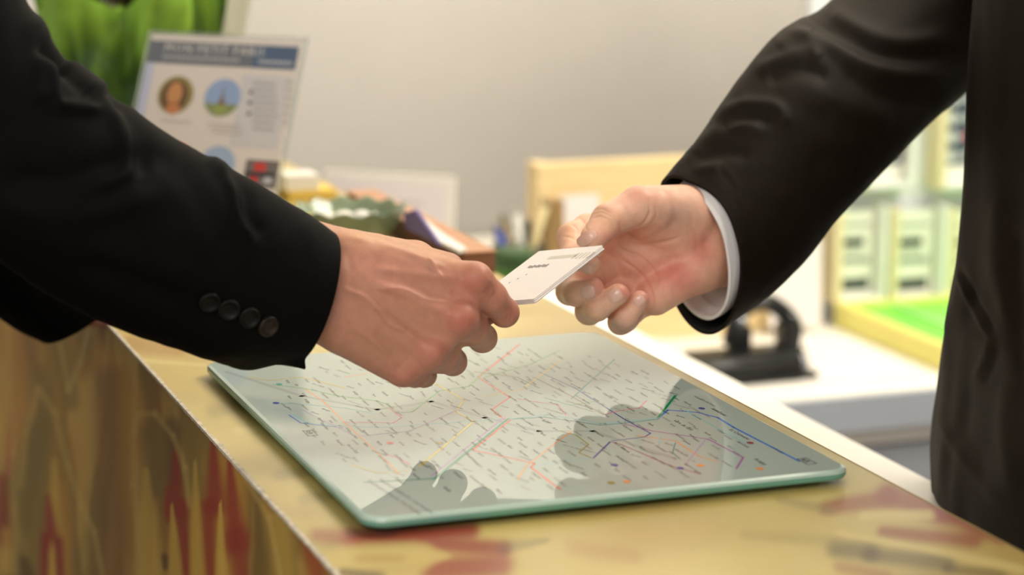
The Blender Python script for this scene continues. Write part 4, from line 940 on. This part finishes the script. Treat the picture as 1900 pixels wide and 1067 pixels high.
# black two-arm hole punch
pun = onz(1372, 700, DZ); M['blackm'] = material('black_metal', (22, 22, 23), .38, vary=.1); M['steelm'] = material('steel_part', (150, 152, 158), .3, metal=.9)
punch = empty('hole_punch', (pun[0], pun[1], DZ), 'black lever-arm hole punch on the white worktop', 'hole punch')
def L3(px, py, dy=0):
    p = ony(px, py, pun[1]+dy); return p
x0, x1 = L3(1225, 700)[0], L3(1488, 700)[0]; y0 = pun[1]
box('base_plate', (x0, y0-.045, DZ+.0006), (x1, y0+.055, DZ+.010), M['blackm'], punch, bev=.002)
tube('paper_bar', [(x0-.03, y0-.030, DZ+.020), (x1-.022, y0-.030, DZ+.020)], .0135, M['blackm'], punch, seg=20)
tube('bar_end', [(x1-.022, y0-.030, DZ+.020), (x1-.014, y0-.030, DZ+.020)], .012, M['steelm'], punch, seg=20)
box('rear_beam', (x0+.05, y0+.006, DZ+.010), (x1+.008, y0+.045, DZ+.030), M['blackm'], punch, bev=.004)
for px in (1372, 1462):
    p = L3(px, 650, .02); box('punch_post', (p[0]-.013, y0+.008, DZ+.028), (p[0]+.013, y0+.036, DZ+.062), M['blackm'], punch, bev=.004)
    tube('spring_sleeve', [(p[0], y0+.022, DZ+.060), (p[0], y0+.022, DZ+.074)], .011, M['steelm'], punch, seg=14)
ar = [L3(x, y, .022) for x, y in ((1352, 640), (1362, 600), (1386, 572), (1418, 560), (1450, 576), (1472, 606), (1470, 640))]
tube('lever_arch', ar, [.009, .0095, .010, .0115, .0115, .012, .010], M['blackm'], punch, seg=14, n=40)
tube('lever_handle', [L3(1386, 572, .022), L3(1370, 560, .05), L3(1350, 560, .09)], [.010, .008, .007], M['blackm'], punch, seg=12, n=14)
p = L3(1408, 553, .018); lathe('pivot_cap', [(.0001, -.008), (.010, -.007), (.011, 0), (.009, .007), (.0001, .008)], p, M['steelm'], punch, seg=16)
# loose sheets leaning on the board
def sheet(px0, py0, px1, py1, lab, y_=1.59, lean=.05, name='paper_sheet', m=None):
    A = ony(px0, py0, y_); B = ony(px1, py0, y_); zt, zb = A[2], ony(px0, py1, y_)[2]; V = []
    for dy in (0, .0008): V += [(A[0], y_+dy-(0), zb), (B[0], y_+dy, zb), (B[0]+.01, y_+dy+.0, zt), (A[0]+.004, y_+dy, zt)]
    V = np.array(V); V[[0, 1, 4, 5], 1] -= lean*.5
    V[:, 1] += .012
    return tag(mesh_obj(name, V, BF, m or M['paper'], None, smooth=False), lab, 'paper')
sheet(1040, 366, 1105, 640, 'white sheet leaning on the wooden board behind the receiving hand')
sheet(1425, 455, 1520, 606, 'white sheet leaning on the wooden board beside the green tray', y_=1.595)
# flat papers on the worktop
for i, (px, py, w_p, l_p, a_, lab) in enumerate(((1250, 660, .15, .21, .2, 'blank white paper lying on the worktop left of the hole punch'), (1610, 655, .16, .22, -.1, 'blank white paper lying on the worktop by the green tray'))):
    c = onz(px, py, DZ); Rz = np.array([[math.cos(a_), -math.sin(a_), 0], [math.sin(a_), math.cos(a_), 0], [0, 0, 1]])
    tag(box('loose_paper', (-w_p/2, -l_p/2, .0006), (w_p/2, l_p/2, .0014), M['paper'], R=Rz, org=(c[0]-(.03 if i == 0 else .07), c[1]-.02, DZ), bev=0), lab, 'paper')
# green tray with a yellow rim
tray = empty('green_tray', (1.4, 1.45, DZ), 'bright green tray with a yellow rim on the right of the worktop', 'tray')
M['yellow'] = material('pale_yellow_rim', (238, 232, 132), .5); M['green'] = material('bright_green_plastic', (120, 222, 70), .25, vary=.12, vscale=12)
box('tray_base', (1.172, 1.305, DZ+.0006), (1.85, 1.60, DZ+.026), M['green'], tray, bev=.001)
for lo, hi in (((1.160, 1.298, DZ+.0006), (1.1718, 1.606, DZ+.034)), ((1.172, 1.298, DZ+.0006), (1.85, 1.3048, DZ+.030)), ((1.172, 1.6005, DZ+.0006), (1.85, 1.606, DZ+.034))): box('tray_rim', lo, hi, M['yellow'], tray, bev=.001)
for i, x_ in enumerate((1.24, 1.36, 1.5)): box('glossy_divider', (x_, 1.31, DZ+.0262), (x_+.012, 1.595, DZ+.030), material('pale_green_film', (176, 236, 150), .15), tray, bev=.0005)
# brochure rack behind the tray
rack = empty('brochure_rack', (1.75, 1.66, DZ), 'pale wall rack with two rows of leaflet pockets at the right', 'rack')
M['rackw'] = material('rack_panel', (226, 228, 232), .5); M['pocket'] = material('cream_pocket', (232, 220, 176), .5); M['pocketf'] = material('pale_pocket_rim', (234, 236, 230), .4)
box('rack_panel', (1.13, 1.645, DZ+.0006), (2.5, 1.665, 1.75), M['rackw'], rack, bev=.001)
BRO = material('brochure_paper', (236, 236, 222), .55); BINK = material('brochure_black_band', (60, 70, 66), .5); BGR = material('brochure_grey_text', (150, 156, 146), .5); BDK = material('brochure_blue_grey_block', (74, 82, 96), .5); BRD = material('brochure_red_dot', (206, 70, 84), .5); BLT = material('brochure_pale_print', (196, 200, 200), .5)
def brochure(x_, z_, w_b, h_b, kind, lab):
    t = empty('brochure', (x_+w_b/2, 1.63, z_), lab, 'brochure', 'leaflets in the wall rack')
    box('cover', (x_, 1.626, z_), (x_+w_b, 1.632, z_+h_b), BRO, t, bev=.0005)
    f = lambda nm, a0, a1, b0, b1, m: flat(nm, [(x_+w_b*a0, 1.6255, z_+h_b*b0), (x_+w_b*a1, 1.6255, z_+h_b*b0), (x_+w_b*a1, 1.6255, z_+h_b*b1), (x_+w_b*a0, 1.6255, z_+h_b*b1)], m, t)
    if kind == 0:
        f('black_band', .12, .88, .05, .19, BINK); f('title_line', .1, .9, .36, .44, BGR); f('title_line', .1, .7, .50, .55, BGR); f('picture', .15, .72, .58, .68, BINK); f('title_line', .1, .9, .8, .84, BGR)
    else:
        f('dark_block', .0, 1., .14, .98, BDK)
        for r_ in range(5):
            for c_ in range(2):
                cx_, cz_ = x_+w_b*(.28+.45*c_), z_+h_b*(.22+.16*r_); rr = w_b*.15
                flat('round_picture', [(cx_+rr*math.cos(a)*1.2, 1.6252, cz_+rr*.8*math.sin(a)) for a in np.linspace(0, 2*math.pi, 14, endpoint=False)], BRD if (r_, c_) == (1, 1) else BLT, t)
def pocket(x_, z_, w_b, h_b):
    k_ = empty('x', (0, 0, 0), '', ''); bpy.data.objects.remove(k_)
    box('pocket_side', (x_-.014, 1.606, z_-.008), (x_-.002, 1.6445, z_+h_b+.006), M['pocket'], rack, bev=.001)
    box('pocket_side', (x_+w_b+.002, 1.606, z_-.008), (x_+w_b+.012, 1.6445, z_+h_b+.006), M['pocketf'], rack, bev=.001)
    box('pocket_floor', (x_-.002, 1.606, z_-.008), (x_+w_b+.002, 1.6445, z_-.001), M['pocketf'], rack, bev=.001)
k_ = 0
for row, (py0, py1, kind) in enumerate(((548, 392, 0), (338, 120, 1))):
    for j, (pa, pb_) in enumerate(((1552, 1618), (1655, 1728), (1760, 1832)) if row == 0 else ((1505, 1580), (1600, 1672), (1744, 1816))):
        A = ony(pa, py0, 1.6255); B = ony(pb_, py0, 1.6255); T_ = ony(pa, py1, 1.6255)
        w_b, h_b = B[0]-A[0], T_[2]-A[2]; pocket(A[0], A[2], w_b, h_b)
        brochure(A[0], A[2], w_b, h_b, kind, (('cream leaflet with a black band in the lower rack row, nearest the sleeve', 'cream leaflet with a black band in the middle of the lower rack row', 'cream leaflet in the lower rack row beside the brown jacket front'),
                 ('dark leaflet in the upper rack row hidden behind the sleeve', 'dark leaflet with a red dot in the upper rack row, by the sleeve edge', 'dark leaflet with round pictures in the upper rack row beside the jacket front'))[row][j])

# ------------------------------------------------------------------ objects on the worktop beyond the hands
fr = onz(917, 507, 1.05); M['brown'] = material('brown_board', (128, 84, 62), .6, vary=.08, vscale=20)
bxm = empty('brown_tray', (.305, fr[1]+.16, 1.05), 'narrow brown tray along the clerk edge of the counter, behind the offered card', 'tray')
X0, X1, Y0, Y1, Z0, Z1 = .294, .3225, fr[1], fr[1]+.36, 1.0504, 1.0685
box('tray_floor', (X0, Y0, Z0), (X1, Y1, Z0+.003), M['brown'], bxm, bev=.0004)
for nm, lo, hi in (('tray_front', (X0, Y0, Z0+.003), (X1, Y0+.003, Z1)), ('tray_back', (X0, Y1-.003, Z0+.003), (X1, Y1, Z1)), ('tray_side', (X0, Y0+.003, Z0+.003), (X0+.003, Y1-.003, Z1)), ('tray_side', (X1-.003, Y0+.003, Z0+.003), (X1, Y1-.003, Z1))): box(nm, lo, hi, M['brown'], bxm, bev=.0004)
box('tray_lid', (X0-.001, Y0-.001, Z1+.0002), (X1+.001, Y1+.001, Z1+.002), material('light_brown_lid', (188, 140, 108), .6), bxm, bev=.0005)
def wedge(nm, P, lab, cat, m, th_=.0025):
    P = np.array(P); nrm = np.cross(P[1]-P[0], P[2]-P[0]); nrm /= np.linalg.norm(nrm); nrm = nrm if nrm[2] > 0 else -nrm; n_ = len(P)
    V = list(P)+list(P+nrm*th_); Fc = [tuple(range(n_))[::-1], tuple(range(n_, 2*n_))]+[(j, (j+1) % n_, (j+1) % n_+n_, j+n_) for j in range(n_)]
    return tag(mesh_obj(nm, V, Fc, m, None, smooth=False), lab, cat)
lz_ = Z1+.0026
q0, q1 = onz(752, 424, lz_+.0004), onz(816, 456, lz_+.0004); q2 = at(770, 390, 2.02); q3 = at(748, 396, 2.06)
wedge('folded_leaflet', [q0, q1, q2, q3], 'folded violet-blue leaflet propped beside the green dish', 'leaflet', material('violet_blue_print', (120, 108, 176), .5, vary=.15))
wedge('paper_scrap', [onz(x, y, lz_+.0005) for x, y in ((800, 446), (852, 471), (866, 466), (818, 436), (772, 398), (766, 404))], 'crumpled white paper lying on the brown tray', 'paper', M['paper'], .003)
# document holder
dA, dB = at(598, 318, 3.02), at(838, 308, 2.96); dh = dA[2]-DZ
doc = empty('document_frame', ((dA[0]+dB[0])/2, (dA[1]+dB[1])/2, DZ), 'white framed notice standing in front of the grey wall', 'frame')
ex = (dB-dA); ex[2] = 0; W_ = np.linalg.norm(ex); ex /= W_; en = np.array([ex[1], -ex[0], 0]); en = en if en@(CAM-dA) > 0 else -en
def dslab(nm, a0, a1, z0, z1, h0, h1, m):
    V = [np.array([dA[0], dA[1], 0])+ex*a+en*(h-(z-DZ)*.06)+np.array([0, 0, z]) for h in (h0, h1) for a, z in ((a0, z0), (a1, z0), (a1, z1), (a0, z1))]
    return mesh_obj(nm, V, [(0, 3, 2, 1), (4, 5, 6, 7), (0, 1, 5, 4), (1, 2, 6, 5), (2, 3, 7, 6), (3, 0, 4, 7)], m, doc, smooth=False)
dslab('frame_back', 0, W_, DZ+.0005, DZ+dh, 0, .006, material('white_frame', (246, 240, 232), .5))
dslab('notice', .012, W_-.012, DZ+.014, DZ+dh-.010, .006, .0066, M['paper_pink'])
for i in range(7): dslab('printed_line', .05+.01*(i % 3), W_-.04-.02*(i % 2), DZ+dh-.04-i*.022, DZ+dh-.034-i*.022, .0066, .0068, material('faint_grey_print', (226, 214, 216), .6))
# pen pot
pp = at(962, 520, 2.86); pen = empty('pen_pot', (pp[0], pp[1], DZ), 'dark pen pot behind the card on the worktop', 'pen pot')
hz = at(962, 452, 2.86)[2]-DZ
lathe('pot_body', [(.030, 0.0005), (.033, .004), (.034, hz), (.031, hz), (.029, .01), (.001, .008)], (pp[0], pp[1], DZ), material('dark_olive_pot', (64, 62, 44), .5), pen, seg=28)
for i, (xa, ya, xb, yb, r_, c_, nm, lab) in enumerate(((968, 470, 958, 398, .0052, (214, 214, 206), 'pen', 'white pen leaning left in the dark pen pot'), (985, 470, 1012, 384, .0050, (206, 190, 140), 'pencil', 'cream pencil leaning right in the dark pen pot'),
        (940, 470, 924, 432, .0060, (60, 84, 170), 'pen', 'blue-capped pen at the left of the dark pen pot'), (956, 480, 934, 410, .0045, (120, 104, 60), 'pencil', 'olive pencil at the back of the dark pen pot'), (978, 478, 980, 420, .006, (70, 66, 56), 'marker', 'dark marker standing upright in the dark pen pot'))):
    d_ = 2.86+(.008, -.006, .010, -.012, .014)[i]
    A, B = at(xa, ya, d_), at(xb, yb, d_); A = A+(A-B)*.9
    tp = B+(B-A)/np.linalg.norm(B-A)*.010
    t = empty(nm, A, lab, nm, 'pens in the pen pot'); tube('barrel', [A, B], r_, material('pen_barrel', c_, .35), t, seg=12)
    tube('tip', [B, tp], [r_*.95, r_*.25], material('pen_tip', tuple(int(v*.8) for v in c_), .4), t, seg=12)
# wooden block and green tin between the pot and the board
wb = at(1026, 520, 2.9)
blk = tag(box('wooden_block', (wb[0]-.013, wb[1]-.012, DZ+.0005), (wb[0]+.011, wb[1]+.012, at(1026, 362, 2.9)[2]), material('worn_wood', (164, 132, 84), .6, vary=.3, vscale=18, stretch=(6, 6, 1)), bev=.003), 'narrow upright wooden block left of the wooden board', 'block')
gt = at(950, 520, 2.72)
tin = empty('green_tin', (gt[0], gt[1], DZ), 'small green tin behind the card, right of the brown box', 'tin')
lathe('tin_body', [(.024, 0.0005), (.025, .003), (.025, at(950, 460, 2.72)[2]-DZ-.02)], (gt[0], gt[1], DZ), material('green_paint', (74, 122, 46), .5), tin, seg=24)
lathe('tin_lid', [(.026, 0), (.026, .018), (.024, .02), (.001, .0205)], (gt[0], gt[1], at(950, 460, 2.72)[2]-.02), material('dark_green_lid', (52, 84, 40), .5), tin, seg=24)
